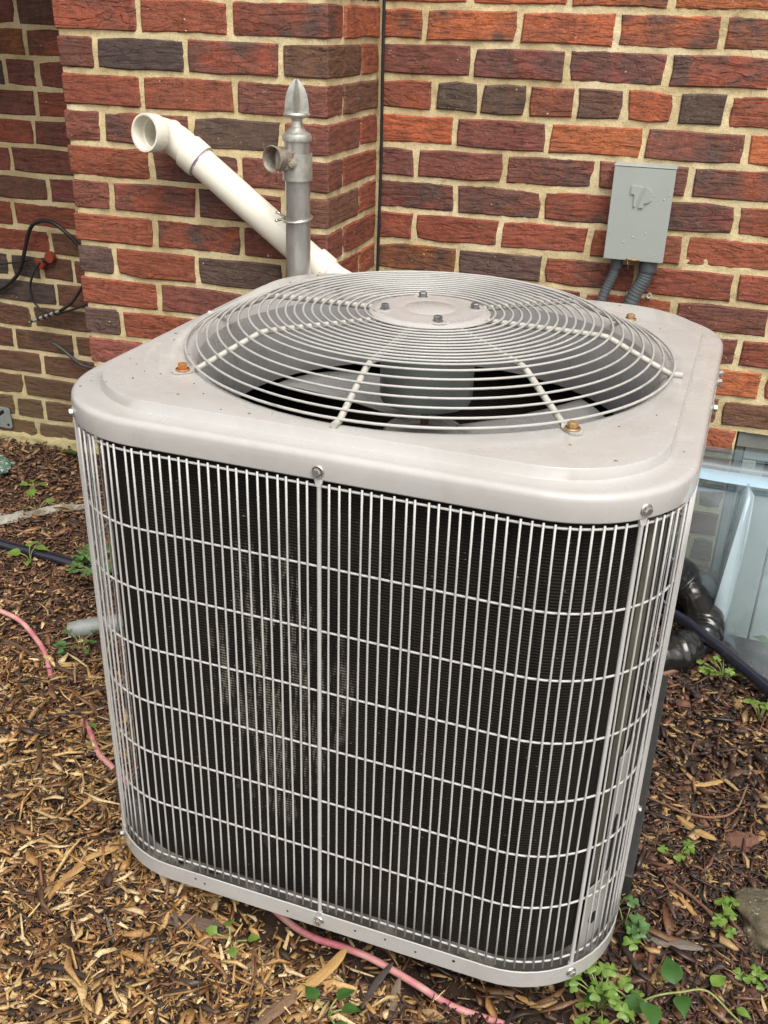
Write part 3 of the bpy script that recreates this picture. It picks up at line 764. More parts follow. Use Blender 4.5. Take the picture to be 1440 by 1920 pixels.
# hub plate
mb = MB(); zh = .8625
mb.lathe([(.0, zh + .0035), (.034, zh + .0032), (.0355, zh + .0026), (.037, zh + .0022), (.039, zh + .0026), (.055, zh + .0022), (.074, zh + .0008), (.0772, zh + .0012), (.0795, zh + .0002), (.084, zh - .001), (.0862, zh - .003), (.0855, zh - .0055), (.08, zh - .006)], 72)
hubp = mb.build('hub_plate', PAINT, fg, smooth=60)
for i in range(4):
    a = math.radians(27 + 90 * i)
    g_ = MB(); g_.lathe([(.0076, .0), (.0076, .001), (.0062, .0013), (.0062, .0068), (.0055, .0076)], 6, False, True)
    g_.build('hub_bolt', DARKBOLT, hubp, smooth=20, loc=(.0645 * math.cos(a), .0645 * math.sin(a), zh + .0012), rot=(0, 0, random.random()))
    g_ = MB(); g_.lathe([(.0172, .0012), (.0150, .0022), (.0125, .0016), (.009, .0004)], 24); o = g_.build('bolt_dimple', PAINT, hubp, smooth=180, loc=(.0645 * math.cos(a), .0645 * math.sin(a), zh))
# motor, shaft, fan
mb = MB(); mb.lathe([(.02, .853), (.066, .851), (.0685, .846), (.0685, .735), (.066, .729), (.058, .7265), (.012, .7255)], 48, False, True); mb.build('fan_motor', MOTOR, ac, smooth=40)
mb = MB(); mb.lathe([(.0062, .727), (.0062, .655)], 14); mb.build('motor_shaft', COPPER, ac, smooth=180)
fan = MB(); fan.lathe([(.0, .690), (.02, .689), (.03, .684), (.058, .682), (.062, .676), (.062, .67), (.0, .668)], 32); fanb = fan.build('fan_hub', SHROUD, ac, smooth=40)
for i, ad in enumerate((12, 132, 252)):
    V = []; nr, na = 8, 12
    for ir in range(nr + 1):
        r = .05 + .235 * ir / nr; span = math.radians(46 + 10 * ir / nr)
        for ia in range(na + 1):
            u_ = ia / na; a = math.radians(ad) + span * (u_ - .5) + .10 * ir / nr
            V.append((r * math.cos(a), r * math.sin(a), .672 + .034 * (u_ - .5) * (.6 + .4 * ir / nr) + .010 * math.sin(math.pi * u_)))
    F_ = [(p * (na + 1) + q, p * (na + 1) + q + 1, (p + 1) * (na + 1) + q + 1, (p + 1) * (na + 1) + q) for p in range(nr) for q in range(na)]
    g_ = MB(); g_.add(V, F_); o = g_.build('fan_blade', SHROUD, fanb, smooth=180)
    m_ = o.modifiers.new('thick', 'SOLIDIFY'); m_.thickness = .0016

# bits of leaf and grit lying on the lid
mb = MB()
for i in range(34):
    while True:
        x, y = random.uniform(-.38, .38), random.uniform(-.38, .38)
        if max(abs(x), abs(y)) < .355 and math.hypot(x, y) > .36 or max(abs(x), abs(y)) > .375 and math.hypot(x, y) < .46: break
    zz = ZC + .0002 if max(abs(x), abs(y)) < .36 else zf + .0006
    l_, w_ = random.uniform(.0010, .0032), random.uniform(.0006, .0013); a = random.uniform(0, 6.28)
    q = Matrix.Translation((x, y, zz)) @ Matrix.Rotation(a, 4, 'Z'); mb.rings([[q @ Vector(p) for p in ((-l_, 0, 0), (0, -w_, 0), (l_, 0, 0), (0, w_, 0))], [q @ Vector(p) for p in ((-l_ * .7, 0, .0006), (0, -w_ * .6, .0009), (l_ * .6, 0, .0006), (0, w_ * .6, .0007))]], True, False, True)
o = mb.build('leaf_grit', plain('brown_grit', (.10, .065, .035), .8), ac, kind='stuff')

# pad under the unit
pad = MB(); prr = lambda g, z: [(-.30 + g, -.135 + g, z), (.412 - g, -.135 + g, z), (.412 - g, .43 - g, z), (-.30 + g, .43 - g, z)]
pad.rings([prr(0, -.03), prr(0, .0525), prr(.003, .0548)], True, False, True)
po = pad.build('equipment_pad', PADMAT, None, rot=(0, 0, -WY)); tag(po, 'black equipment pad under the beige grey air conditioner', 'pad')

# ------------------------------------------------------------------ fence post
PX, PY = -.3675, .41
fp = empty('fence_post', (PX, PY, 0), 0, 'galvanised steel fence post with spear finial in front of the brick pier', 'fence post')
R_ = .0228
mb = MB(); mb.tube([(0, 0, -.1), (.001, 0, .5), (0, 0, 1.032)], R_, 32); mb.build('post_pipe', GALV, fp, smooth=60)
mb = MB()
mb.lathe([(.0245, 1.028), (.0262, 1.030), (.0265, 1.036), (.0248, 1.041), (.018, 1.045), (.0115, 1.053), (.0095, 1.062), (.0105, 1.066), (.018, 1.0685), (.0238, 1.071), (.0245, 1.0735), (.0225, 1.076), (.0150, 1.0775)], 32, True, True)
# four-ribbed spear
pr_ = [(.0180, 1.0770), (.0185, 1.084), (.0178, 1.094), (.0158, 1.106), (.0120, 1.117), (.0068, 1.126), (.0022, 1.131)]
R2 = []
for r, z in pr_:
    ring = []
    for j in range(16):
        a = 2 * math.pi * j / 16 + .387; f_ = [1.15, .60, .50, .60][j % 4]; ring.append((r * f_ * math.cos(a), r * f_ * math.sin(a), z))
    R2.append(ring)
mb.rings(R2, True, True, True); mb.build('finial', CASTAL, fp, smooth=22)
# brace band with open rail-end cup
mb = MB(); mb.lathe([(.0247, .962), (.0274, .962), (.0274, 1.008), (.0247, 1.008)], 32); band = mb.build('brace_band', CASTAL, fp, smooth=40)
d_ = Vector((-.36, -.93, .04)).normalized(); q = d_.to_track_quat('Z', 'Y').to_matrix().to_4x4(); q.translation = Vector((-.0225, -.012, .9985))
mb = MB(); mb.lathe([(.0, -.004), (.016, -.003), (.0205, .003), (.0218, .024), (.0238, .0285), (.0220, .0290), (.0200, .024), (.0188, .004), (.0, .002)], 32, M=q)
mb.box((-.030, -.0275, .982), (.004, -.0225, 1.012)); cup_ = mb.build('rail_end_cup', RUSTYCUP, band, smooth=45)
q2 = Vector((.25, -1, 0)).normalized().to_track_quat('Z', 'Y').to_matrix().to_4x4(); q2.translation = Vector((.002, -.027, .993))
mb = MB(); mb.lathe([(.0085, 0), (.0085, .006), (.0075, .007)], 6, True, True, q2); mb.lathe([(.0048, .004), (.0048, .018), (.004, .019)], 12, False, True, q2); mb.build('carriage_bolt', RUSTYCUP, band, smooth=30)
mb = MB(); mb.box((-.012, -.046, .968), (.012, -.0262, .971)); 
# wire tie
P = []
for i in range(25):
    a = math.radians(150 + 330 * i / 24 * .93); P.append((.0262 * math.cos(a), .0262 * math.sin(a), .893 + .004 * math.sin(a * 1.0 + .5)))
P = [(-.040, -.006, .902), (-.034, -.010, .902)] + P[2:-1] + [(-.033, -.002, .889), (-.039, -.012, .888)]
mb = MB(); mb.tube(spline(P, 3), .0024, 8); mb.build('wire_tie', STEEL, fp, smooth=180)

# ------------------------------------------------------------------ white PVC drain pipe with elbow
pv = empty('drain_pipe', (0, 0, 0), 0, 'white plastic drain pipe with open elbow leaning across the brick pier behind the post', 'pipe')
RP_ = .0290; yp = .485
A_ = Vector((-.606, yp, .974)); B_ = Vector((-.364, yp, .796)); dv = (B_ - A_).normalized()
mb = MB(); mb.tube([A_ - dv * .02, A_, B_, B_ + dv * .03], RP_, 36, cap=False); mb.build('pipe', PVC, pv, smooth=60)
mb = MB(); q = dv.to_track_quat('Z', 'Y').to_matrix().to_4x4(); q.translation = A_ - dv * .022
mb.lathe([(.0300, -.008), (.0338, -.003), (.0343, .0), (.0343, .026), (.0336, .0285), (.0292, .0285)], 40, M=q)
pm = MB(); pm.lathe([(.0292, .0280), (.0297, .0284), (.0297, .0315), (.0291, .0325)], 40, M=q)
pm.build('primer_ring', plain('purple_primer', (.30, .25, .36), .4, var=.3, scale=40, dirt=(.7, .67, .6, 1), dscale=30, dth=(.4, .6)), pv, smooth=180)
o_dir = Vector((-.27, -.955, .10)).normalized(); start = A_ - dv * .024
t0 = -dv; pts = []; rad = .044
c_ax = t0.cross(o_dir).normalized(); side = c_ax.cross(t0).normalized(); ang = t0.angle(o_dir)
for i in range(13):
    th = ang * i / 12; pts.append(start + t0 * (.016 + rad * math.sin(th)) + side * rad * (1 - math.cos(th)))
end = pts[-1]; mb.tube([start] + pts + [end + o_dir * .008], .0308, 40, cap=False)
q = o_dir.to_track_quat('Z', 'Y').to_matrix().to_4x4(); q.translation = end + o_dir * .004
mb.lathe([(.0308, -.008), (.0345, -.002), (.0352, .001), (.0352, .026), (.0346, .0285), (.0308, .0285), (.0302, .027), (.0300, .003), (.0266, .002), (.0260, -.02), (.0262, -.05)], 40, M=q)
mb.build('elbow', PVC, pv, smooth=50)
mb = MB(); q = dv.to_track_quat('Z', 'Y').to_matrix().to_4x4(); q.translation = B_
mb.lathe([(.0292, -.004), (.0336, -.003), (.0343, .0), (.0343, .028), (.0336, .031), (.0308, .034)], 40, M=q); mb.build('coupling', PVC, pv, smooth=50)
d2 = Vector((.93, -.02, -.37)).normalized(); e0 = B_ + dv * .034
mb = MB(); mb.tube(spline([e0 - dv * .01, e0 + dv * .015, e0 + dv * .02 + d2 * .03, e0 + dv * .03 + d2 * .14, e0 + dv * .04 + d2 * .17 + Vector((0, 0, -.07)), e0 + dv * .04 + d2 * .18 + Vector((0, 0, -.78))], 6), .0308, 32); mb.build('lower_bend', PVC, pv, smooth=60)

# ------------------------------------------------------------------ electrical disconnect box
BX0, BX1, BZ0, BZ1, BY = .163, .2835, .795, .9825, .784
db = empty('disconnect_box', ((BX0 + BX1) / 2, YR, BZ0), 0, 'grey metal electrical box with raised emblem on the red brick wall', 'electrical box')
w2 = (BX1 - BX0) / 2; hb_ = BZ1 - BZ0; dp = YR - BY
mb = MB(); mb.box((-w2 + .003, -dp + .006, .004), (w2 - .003, -.0005, hb_ - .006)); bev(mb.build('enclosure', BOXGREY, db))
mb = MB(); mb.box((-w2, -dp, 0), (w2, -dp + .0055, hb_ - .004)); cv = bev(mb.build('front_cover', BOXGREY, db), .0015, 3)
mb = MB(); mb.rings([[(-w2 - .001, -dp - .001, hb_ - .0035), (w2 + .001, -dp - .001, hb_ - .0035), (w2 + .001, -.0005, hb_ - .0025), (-w2 - .001, -.0005, hb_ - .0025)], [(-w2 - .001, -dp - .001, hb_ - .0015), (w2 + .001, -dp - .001, hb_ - .0015), (w2 + .001, -.0005, hb_ + .0005), (-w2 - .001, -.0005, hb_ + .0005)]], True, True, True); bev(mb.build('top_hood', BOXGREY, db), .0008, 2)
def emblem(P, name):
    conv = []
    for zx, zy in P:
        xx = zx + (zy - 180) * .142 - 725; conv.append((xx / 727 * .119, hb_ - .004 - (zy - 205) / 1110 * .186))
    mb = MB(); c_ = Vector((sum(p[0] for p in conv) / len(conv), 0, sum(p[1] for p in conv) / len(conv)))
    R = []
    for y, ins in ((-dp + .0005, 0), (-dp - .0030, 0)):
        R.append([(x + (c_.x - x) * ins / .012, y, z + (c_.z - z) * ins / .012) for x, z in conv])
    mb.rings(R, True, False, True); mb.build(name, BOXGREY, cv)
emblem([(560, 416), (698, 424), (598, 656), (574, 652), (592, 514), (546, 508)], 'emblem')
emblem([(734, 427), (756, 432), (776, 445), (792, 463), (802, 486), (806, 512), (802, 541), (792, 567), (775, 587), (754, 600), (728, 607), (706, 609), (694, 666), (632, 661)], 'emblem')
mb = MB(); mb.tube([(.012 * math.cos(a), -dp - .004 + .006 * math.sin(a), .004) for a in [2 * math.pi * i / 24 for i in range(24)]], .0018, 8, True); mb.build('latch_ring', BRASSY, db, smooth=180)
mb = MB(); mb.tube(spline([(-.012, -dp - .006, .003), (-.008, -dp - .012, -.004), (-.006, -dp - .009, -.016)], 4), .0005, 5); mb.build('seal_wire', STEEL, db)
# raindrops on the cover
mb = MB()
for i in range(26):
    x, z, r = random.uniform(-w2 * .9, w2 * .9), random.uniform(.006, hb_ * .8), random.uniform(.0006, .0017)
    q = Matrix.Translation((x, -dp - .0002, z)) @ Matrix.Rotation(math.pi / 2, 4, 'X'); mb.lathe([(r, 0), (r * .85, r * .35), (r * .4, r * .55), (0.0001, r * .6)], 8, M=q)
DROP = new_mat('water_drop')[0]; DROP.node_tree.nodes['Principled BSDF'].inputs['Base Color'].default_value = (.42, .45, .43, 1); DROP.node_tree.nodes['Principled BSDF'].inputs['Roughness'].default_value = .08
mb.build('raindrops', DROP, cv, smooth=180, kind='stuff')
def conduit(x0, x1, r, label):
    P = spline([(x0, .808, .807), (x0 - .004, .807, .76), (x1, .80, .69), (x1 - .012, .78, .55), (x1 - .01, .70, .42), (x1 - .02, .50, .36), (x1 - .02, .395, .36)], 40)
    rr = [r * (1 + .035 * math.sin(i * 1.57)) for i in range(len(P))]
    c_ = empty('flexible_conduit', P[0], 0, label, 'conduit')
    P = [p - Vector(c_.location) for p in P]
    mb = MB(); mb.tube(P, rr, 16); mb.build('hose', CONDUIT, c_, smooth=180)
    mb = MB(); q = Matrix.Translation((0, 0, -.006)); mb.lathe([(r * 1.18, -.028), (r * 1.22, -.02), (r * 1.22, .002)], 24, True, M=q); mb.lathe([(r * 1.32, -.012), (r * 1.32, -.002)], 6, True, True, M=q); mb.build('fitting', CONDUIT, c_, smooth=40)
conduit(.190, .166, .0105, 'thinner grey flexible conduit at the left under the electrical box')
conduit(.255, .227, .0150, 'thicker grey flexible conduit at the right under the electrical box')
for x, lab in ((.2205, 'small round screw anchor in the mortar between the two grey conduits'), (.2645, 'small round screw anchor in the mortar right of the thicker conduit')):
    q = Matrix.Rotation(math.pi / 2, 4, 'X'); mb = MB()
    mb.lathe([(.0015, .001), (.0028, .001), (.003, .006), (.0052, .0065), (.0052, .0), (.005, -.01)], 18, True, M=q); o = mb.build('wall_anchor', WINFRAME, None, smooth=40, loc=(x, YR - .0005 + .002, .7165)); tag(o, lab, 'screw anchor', 'screw anchors in the mortar')

# ------------------------------------------------------------------ cables on the walls
def cable(name, P, r, mat, label, cat='cable', n=6, ns=8):
    mb = MB(); mb.tube(spline(P, n), r, ns); o = mb.build(name, mat, None, smooth=180); tag(o, label, cat); return o
cable('corner_cable', [(-.3415, .822, 2.4), (-.3408, .824, 1.7), (-.3400, .818, 1.2), (-.3395, .822, .95), (-.3402, .818, .7), (-.339, .822, .2), (-.339, .822, .02)], .0036, RUBBER, 'thin black cable running straight down the inside corner of the brick wall')
cable('coax_cable', [(-1.62, .885, .50), (-1.50, .883, .525), (-1.429, .882, .546), (-1.362, .878, .592), (-1.33, .872, .645), (-1.299, .870, .716), (-1.267, .868, .741), (-1.227, .868, .742), (-1.191, .872, .718), (-1.163, .878, .689), (-1.13, .889, .655), (-1.10, .890, .60), (-1.06, .891, .55)], .0052, RUBBER, 'thick black cable looped on the recessed wall above the red clips')
pc = empty('audio_cable', (-1.262, .872, .502), 0, 'black cable ending in a silver and black banded plug', 'cable')
P = [Vector(p) - Vector(pc.location) for p in [(-1.04, .889, .66), (-1.10, .882, .636), (-1.141, .876, .61), (-1.17, .872, .572), (-1.198, .868, .537), (-1.234, .866, .513)]]
mb = MB(); mb.tube(spline(P, 6), .0042, 10); mb.build('cord', RUBBER, pc, smooth=180)
e = P[-1]; dd = Vector((-.11, -.004, -.046)).normalized(); L = 0
for i, (ln_, r, mt) in enumerate([(.013, .0050, STEEL), (.007, .0056, RUBBER), (.011, .0056, STEEL), (.008, .0056, RUBBER), (.009, .0056, STEEL), (.009, .0056, RUBBER), (.010, .0056, STEEL), (.009, .0056, RUBBER), (.014, .0050, STEEL), (.010, .0030, RUBBER), (.006, .0028, STEEL)]):
    mb = MB(); mb.tube([e + dd * L, e + dd * (L + ln_)], r, 14); mb.build('plug_band', mt, pc, smooth=40); L += ln_
cable('looped_wire', [(-1.262, .884, .645), (-1.285, .876, .632), (-1.302, .872, .61), (-1.318, .870, .575), (-1.318, .868, .545), (-1.308, .868, .522), (-1.287, .868, .506), (-1.255, .868, .501), (-1.213, .874, .513), (-1.153, .882, .538), (-1.06, .889, .58)], .0032, RUBBER, 'thin black wire hanging in a loop below the red clips')
cable('cut_cable', [(-1.275, .872, .421), (-1.244, .872, .404), (-1.213, .873, .382), (-1.19, .876, .366), (-1.15, .880, .362), (-1.06, .888, .37), (-.97, .890, .35)], .0048, CABLEGREY, 'cut end of a dark grey cable near the foot of the brick pier')
cable('thin_wire', [(-1.60, .886, .585), (-1.42, .884, .615), (-1.34, .882, .630), (-1.258, .880, .647)], .0022, RUBBER, 'thin black wire running level to the red round clip')
mb = MB(); q = Matrix.Rotation(math.pi / 2, 4, 'X'); mb.lathe([(.003, .012), (.013, .012), (.0145, .009), (.0145, -.002), (.010, -.004)], 16, True, True, M=q); o = mb.build('cable_clip', REDCLIP, None, smooth=40, loc=(-1.257, .889, .648)); tag(o, 'round red plastic clip on the recessed brick wall', 'cable clip', 'red cable clips')
mb = MB(); mb.rings([[(-.020, 0, .012), (.006, 0, .014), (.013, 0, -.004), (.006, 0, -.018), (-.006, 0, -.016)], [(-.018, -.012, .010), (.005, -.014, .012), (.011, -.014, -.004), (.005, -.012, -.015), (-.006, -.012, -.013)]], True, True, True)
o = bev(mb.build('cable_clip', REDCLIP, None, smooth=40, loc=(-1.285, .888, .630)), .002, 2); tag(o, 'broken angular red plastic clip beside the looped wire', 'cable clip', 'red cable clips')
# steel bracket low on the left wall
bk = empty('wall_bracket', (-1.50, .8885, .17), 0, 'grey steel bracket with slot and bolt low on the recessed wall', 'bracket')
mb = MB(); P = [(-.10, -.032), (.036, -.034), (.042, -.028), (.040, .024), (.034, .030), (-.10, .030)]
mb.rings([[(x, .004, z) for x, z in P], [(x, 0, z) for x, z in P]], True, True, True); bev(mb.build('plate', GREYPLASTIC, bk), .001)
mb = MB(); P = []
for i in range(7): a = -math.pi / 2 + math.pi * i / 6; P.append((.016 + .006 * math.cos(a) + .0, .016 + .006 * math.sin(a)))
for i in range(7): a = math.pi / 2 + math.pi * i / 6; P.append((-.002 + .006 * math.cos(a), .002 + .006 * math.sin(a)))
mb.rings([[(x, .001, z) for x, z in P], [(x, -.0006, z) for x, z in P]], True, False, True); mb.build('slot', HOLE, bk)
disc_plug((.030, -.0002, -.022), (0, -1, 0), .004, HOLE, 'bolt_hole', bk)
mb = MB(); q = Matrix.Rotation(math.pi / 2, 4, 'X') ; q.translation = (-.008, -.001, -.006); mb.lathe([(.011, 0), (.011, .002), (.0075, .003), (.0075, .008), (.004, .009), (.004, .016)], 12, True, True, M=q); mb.build('bolt', STEEL, bk, smooth=40)

# ------------------------------------------------------------------ hoses and pipes on the ground
def ground_path(P, r): return [(x, y, gn(x, y) + r + dz) for x, y, dz in P]
cable('pink_hose', ground_path([(-1.25, .20, .004), (-1.10, .205, .008), (-1.0, .189, .012), (-.931, .17, .012), (-.859, .125, .010), (-.815, .09, .010), (-.776, .049, .002), (-.745, .015, -.012), (-.70, -.02, -.03), (-.65, -.045, -.012), (-.623, -.063, .006), (-.585, -.098, .010), (-.55, -.133, .009), (-.51, -.155, .008), (-.476, -.175, .006), (-.36, -.23, .004), (-.22, -.29, .006), (-.07, -.358, .012), (.018, -.375, .022), (.061, -.382, .026), (.131, -.399, .020), (.19, -.415, .010), (.274, -.421, .010), (.40, -.44, .006), (.6, -.47, .004)], .0054), .0054, PINK, 'faded pink hose snaking through the mulch and under the unit', 'hose', 8, 10)
cable('black_hose', [(-1.5, .44, .075), (-1.166, .418, .054), (-1.042, .413, .05), (-.874, .403, .046), (-.6, .43, .05), (-.2, .52, .055), (.15, .60, .08), (.33, .62, .105), (.43, .565, .105), (.505, .50, .098), (.60, .42, .078), (.70, .33, .055), (.85, .2, .03), (1.1, .05, .02)], .0125, HOSEBLACK, 'glossy black garden hose crossing behind the unit', 'hose', 8, 14)
mb = MB()
P = spline([(.30, .47, .30), (.36, .60, .22), (.42, .66, .150), (.452, .648, .122), (.486, .588, .090), (.482, .542, .074), (.447, .492, .066), (.40, .455, .066), (.30, .42, .06)], 16)
rr = [.040 + .004 * math.sin(i * .21) + .005 * mn.noise((i * .23, 4, 0)) for i in range(len(P))]
mb.tube(P, rr, 36)
mb.v = [tuple(Vector(p) + Vector((1, 1, 1)) * .007 * mn.noise(Vector(p) * 19) + Vector((.3, -.6, 1)) * .014 * min(0, abs(mn.noise(Vector(p) * 26 + Vector((3, 1, 7)))) - .16)) for p in mb.v]
o = mb.build('insulated_pipe', TAPE, None, smooth=180); tag(o, 'black taped insulated pipe bending out behind the right side of the unit', 'pipe')
cp = empty('copper_pipe', (.38, .392, .03), 0, 'brown copper pipe with joint on the ground below the black insulated pipe', 'pipe')
P = [Vector(p) - Vector(cp.location) for p in [(.30, .33, .045), (.415, .422, .048), (.476, .478, .054), (.53, .527, .057)]]
mb = MB(); mb.tube(spline(P, 5), .0066, 12); mb.build('tube', COPPER, cp, smooth=180)
mb = MB(); a_, b_ = P[2], P[3]; dd = (b_ - a_).normalized(); mb.tube([a_, a_ + dd * .004, a_ + dd * .022, a_ + dd * .026], [.0066, .0088, .0088, .0066], 14); mb.build('joint', COPPER, cp, smooth=50)

# grey plastic pipe stub, fabric, stone, slate
g0 = Vector((-.812, .172, gz(0, .17) + .018)); g1 = Vector((-.62, .29, gz(0, .29) + .022))
mb = MB(); mb.tube([g0, g0.lerp(g1, .1), g1], [.017, .0195, .021], 20); o = mb.build('pipe_stub', GREYPLASTIC, None, smooth=50); tag(o, 'weathered grey pipe end lying beside the left side of the unit', 'pipe')
def sheet():
    mb = MB(); V = []; n1, n2 = 40, 8
    C = spline([(-1.62, .44, 0), (-1.40, .48, 0), (-1.25, .515, 0), (-1.19, .56, 0), (-1.135, .605, 0), (-1.06, .64, 0)], 8)[:n1 + 1]
    for i, p in enumerate(C):
        w = .04 * (1 - (i / (len(C) - 1))) ** .6 + .004
        for j in range(n2 + 1):
            u_ = j / n2 - .5; x, y = p.x + u_ * w * .25, p.y + u_ * w * 2
            V.append((x, y, gn(x, y) + .010 + .007 * math.cos(u_ * 9) + .006 * mn.noise((x * 30, y * 30, 1))))
    F_ = [(i * (n2 + 1) + j, (i + 1) * (n2 + 1) + j, (i + 1) * (n2 + 1) + j + 1, i * (n2 + 1) + j + 1) for i in range(len(C) - 1) for j in range(n2)]
    mb.add(V, F_); o = mb.build('fabric_scrap', FABRIC, None, smooth=180); m_ = o.modifiers.new('thick', 'SOLIDIFY'); m_.thickness = .002
    tag(o, 'crumpled scrap of muddy grey weed fabric half buried at the left', 'fabric')
sheet()
def rock(name, loc, s, mat, label, cat, seed, rough=.3):
    import bmesh
    bm = bmesh.new(); bmesh.ops.create_icosphere(bm, subdivisions=4, radius=1)
    for v in bm.verts:
        c = v.co.copy(); k = 1 + rough * mn.noise(c * 1.3 + Vector((seed, 0, 0))) + rough * .45 * mn.noise(c * 4 + Vector((0, seed, 0))) + rough * .2 * mn.noise(c * 11)
        v.co = Vector((c.x * s[0], c.y * s[1], c.z * s[2])) * k
    me = bpy.data.meshes.new(name); bm.to_mesh(me); bm.free(); me.materials.append(mat)
    me.polygons.foreach_set('use_smooth', [True] * len(me.polygons))
    o = bpy.data.objects.new(name, me); COL.objects.link(o); o.location = loc; tag(o, label, cat); return o
rock('stone', (.625, -.125, .008), (.062, .055, .032), STONE, 'grey rough concrete lump half buried at the right edge', 'stone', 3)
rock('slate', (-1.44, .735, .095), (.085, .055, .022), SPECK, 'speckled green slate lying at the left edge below the bracket', 'stone', 9, .35)

# ------------------------------------------------------------------ clear window well cover
wc = empty('window_well_cover', (0, 0, 0), 0, 'clear plastic bubble cover over the basement window at right', 'window well cover')
top = spline([(.36, .80, 0), (.385, .735, 0), (.45, .718, 0), (.56, .715, 0), (.70, .712, 0), (.95, .712, 0), (1.2, .725, 0), (1.3, .80, 0)], 8)
bot = spline([(.33, .80, 0), (.38, .74, 0), (.475, .66, 0), (.53, .545, 0), (.64, .43, 0), (.95, .38, 0), (1.25, .50, 0), (1.36, .80, 0)], 8)
ZT = .346
def lvl(t, dz=0): 
    out = []
    for i, (a, b) in enumerate(zip(top, bot)):
        p = a.lerp(b, t); bulge = .012 * math.sin(math.pi * t)
        out.append((p.x, p.y - bulge, (ZT) * (1 - t) + (.05 + .012 * math.sin(p.x * 9)) * t * (1 if p.y > .6 else 0) + (gz(p.x, p.y) if p.y <= .6 else 0) * t - .006 * t))
    return out
mb = MB(); mb.rings([lvl(i / 10) for i in range(11)], False); o = mb.build('bubble', CLOUDY, wc, smooth=180); m_ = o.modifiers.new('thick', 'SOLIDIFY'); m_.thickness = .0022
# top ledge band and upper wall flange
mb = MB(); mb.rings([[(p.x, p.y - .001, ZT + .0) for p in top], [(p.x, p.y - .006, ZT + .004) for p in top], [(p.x, p.y - .006, ZT + .020) for p in top], [(p.x, p.y + .004, ZT + .024) for p in top], [(p.x * 1.0, min(.824, p.y + .105), ZT + .028) for p in top]], False); o = mb.build('top_ledge', CLEAR, wc, smooth=40); m_ = o.modifiers.new('thick', 'SOLIDIFY'); m_.thickness = .0022
mb = MB(); mb.box((.36, .8235, ZT + .030), (1.3, .8262, ZT + .052)); bev(mb.build('wall_flange', CLEAR, wc), .0006)
def rib(i0):
    R = []
    for k_ in range(9):
        t = .01 + .99 * k_ / 8
        L_ = lvl(t); p = Vector(L_[i0]); a, b = Vector(L_[i0 - 1]), Vector(L_[i0 + 1]); tg = (b - a).normalized(); nrm = Vector((tg.y, -tg.x, 0)).normalized()
        wdt = .022 * (.75 + .3 * t); dpt = .026 * (1 - .25 * t)
        R.append([p - tg * wdt + nrm * .001, p - tg * wdt * .35 + nrm * dpt * .8, p + nrm * dpt, p + tg * wdt * .35 + nrm * dpt * .8, p + tg * wdt + nrm * .001])
    tip = Vector(lvl(0)[i0]) + Vector((0, .0, .022)); R.insert(0, [tip] * 5)
    mb = MB(); mb.rings(R, False); o = mb.build('rib', RIBM, wc, smooth=30); m_ = o.modifiers.new('thick', 'SOLIDIFY'); m_.thickness = .002
for i0 in (22, 32, 41): rib(i0)
mb = MB(); mb.tube(lvl(1.0), .0045, 8); mb.build('bottom_rim', CLEAR, wc, smooth=180)

# ------------------------------------------------------------------ unseen deck above the recess, added only to shade it
dk_ = empty('added_shade_deck', (-1.80, .40, 1.50), 0, 'unseen timber deck added to shade the recessed brick wall', 'deck')
DECKW = plain('shade_deck_timber', (.20, .16, .12), .8, var=.3, scale=12, aniso=(.2, 2, 2))
for i in range(2, 7):
    mb = MB(); mb.box((-.80, -.48 + .138 * i, .09), (.84, -.48 + .138 * i + .132, .118)); mb.build('shade_deck_board', DECKW, dk_)
for i in range(4):
    mb = MB(); mb.box((-.78 + .50 * i, -.20, -.03), (-.74 + .50 * i, .475, .0895)); mb.build('shade_deck_joist', DECKW, dk_)
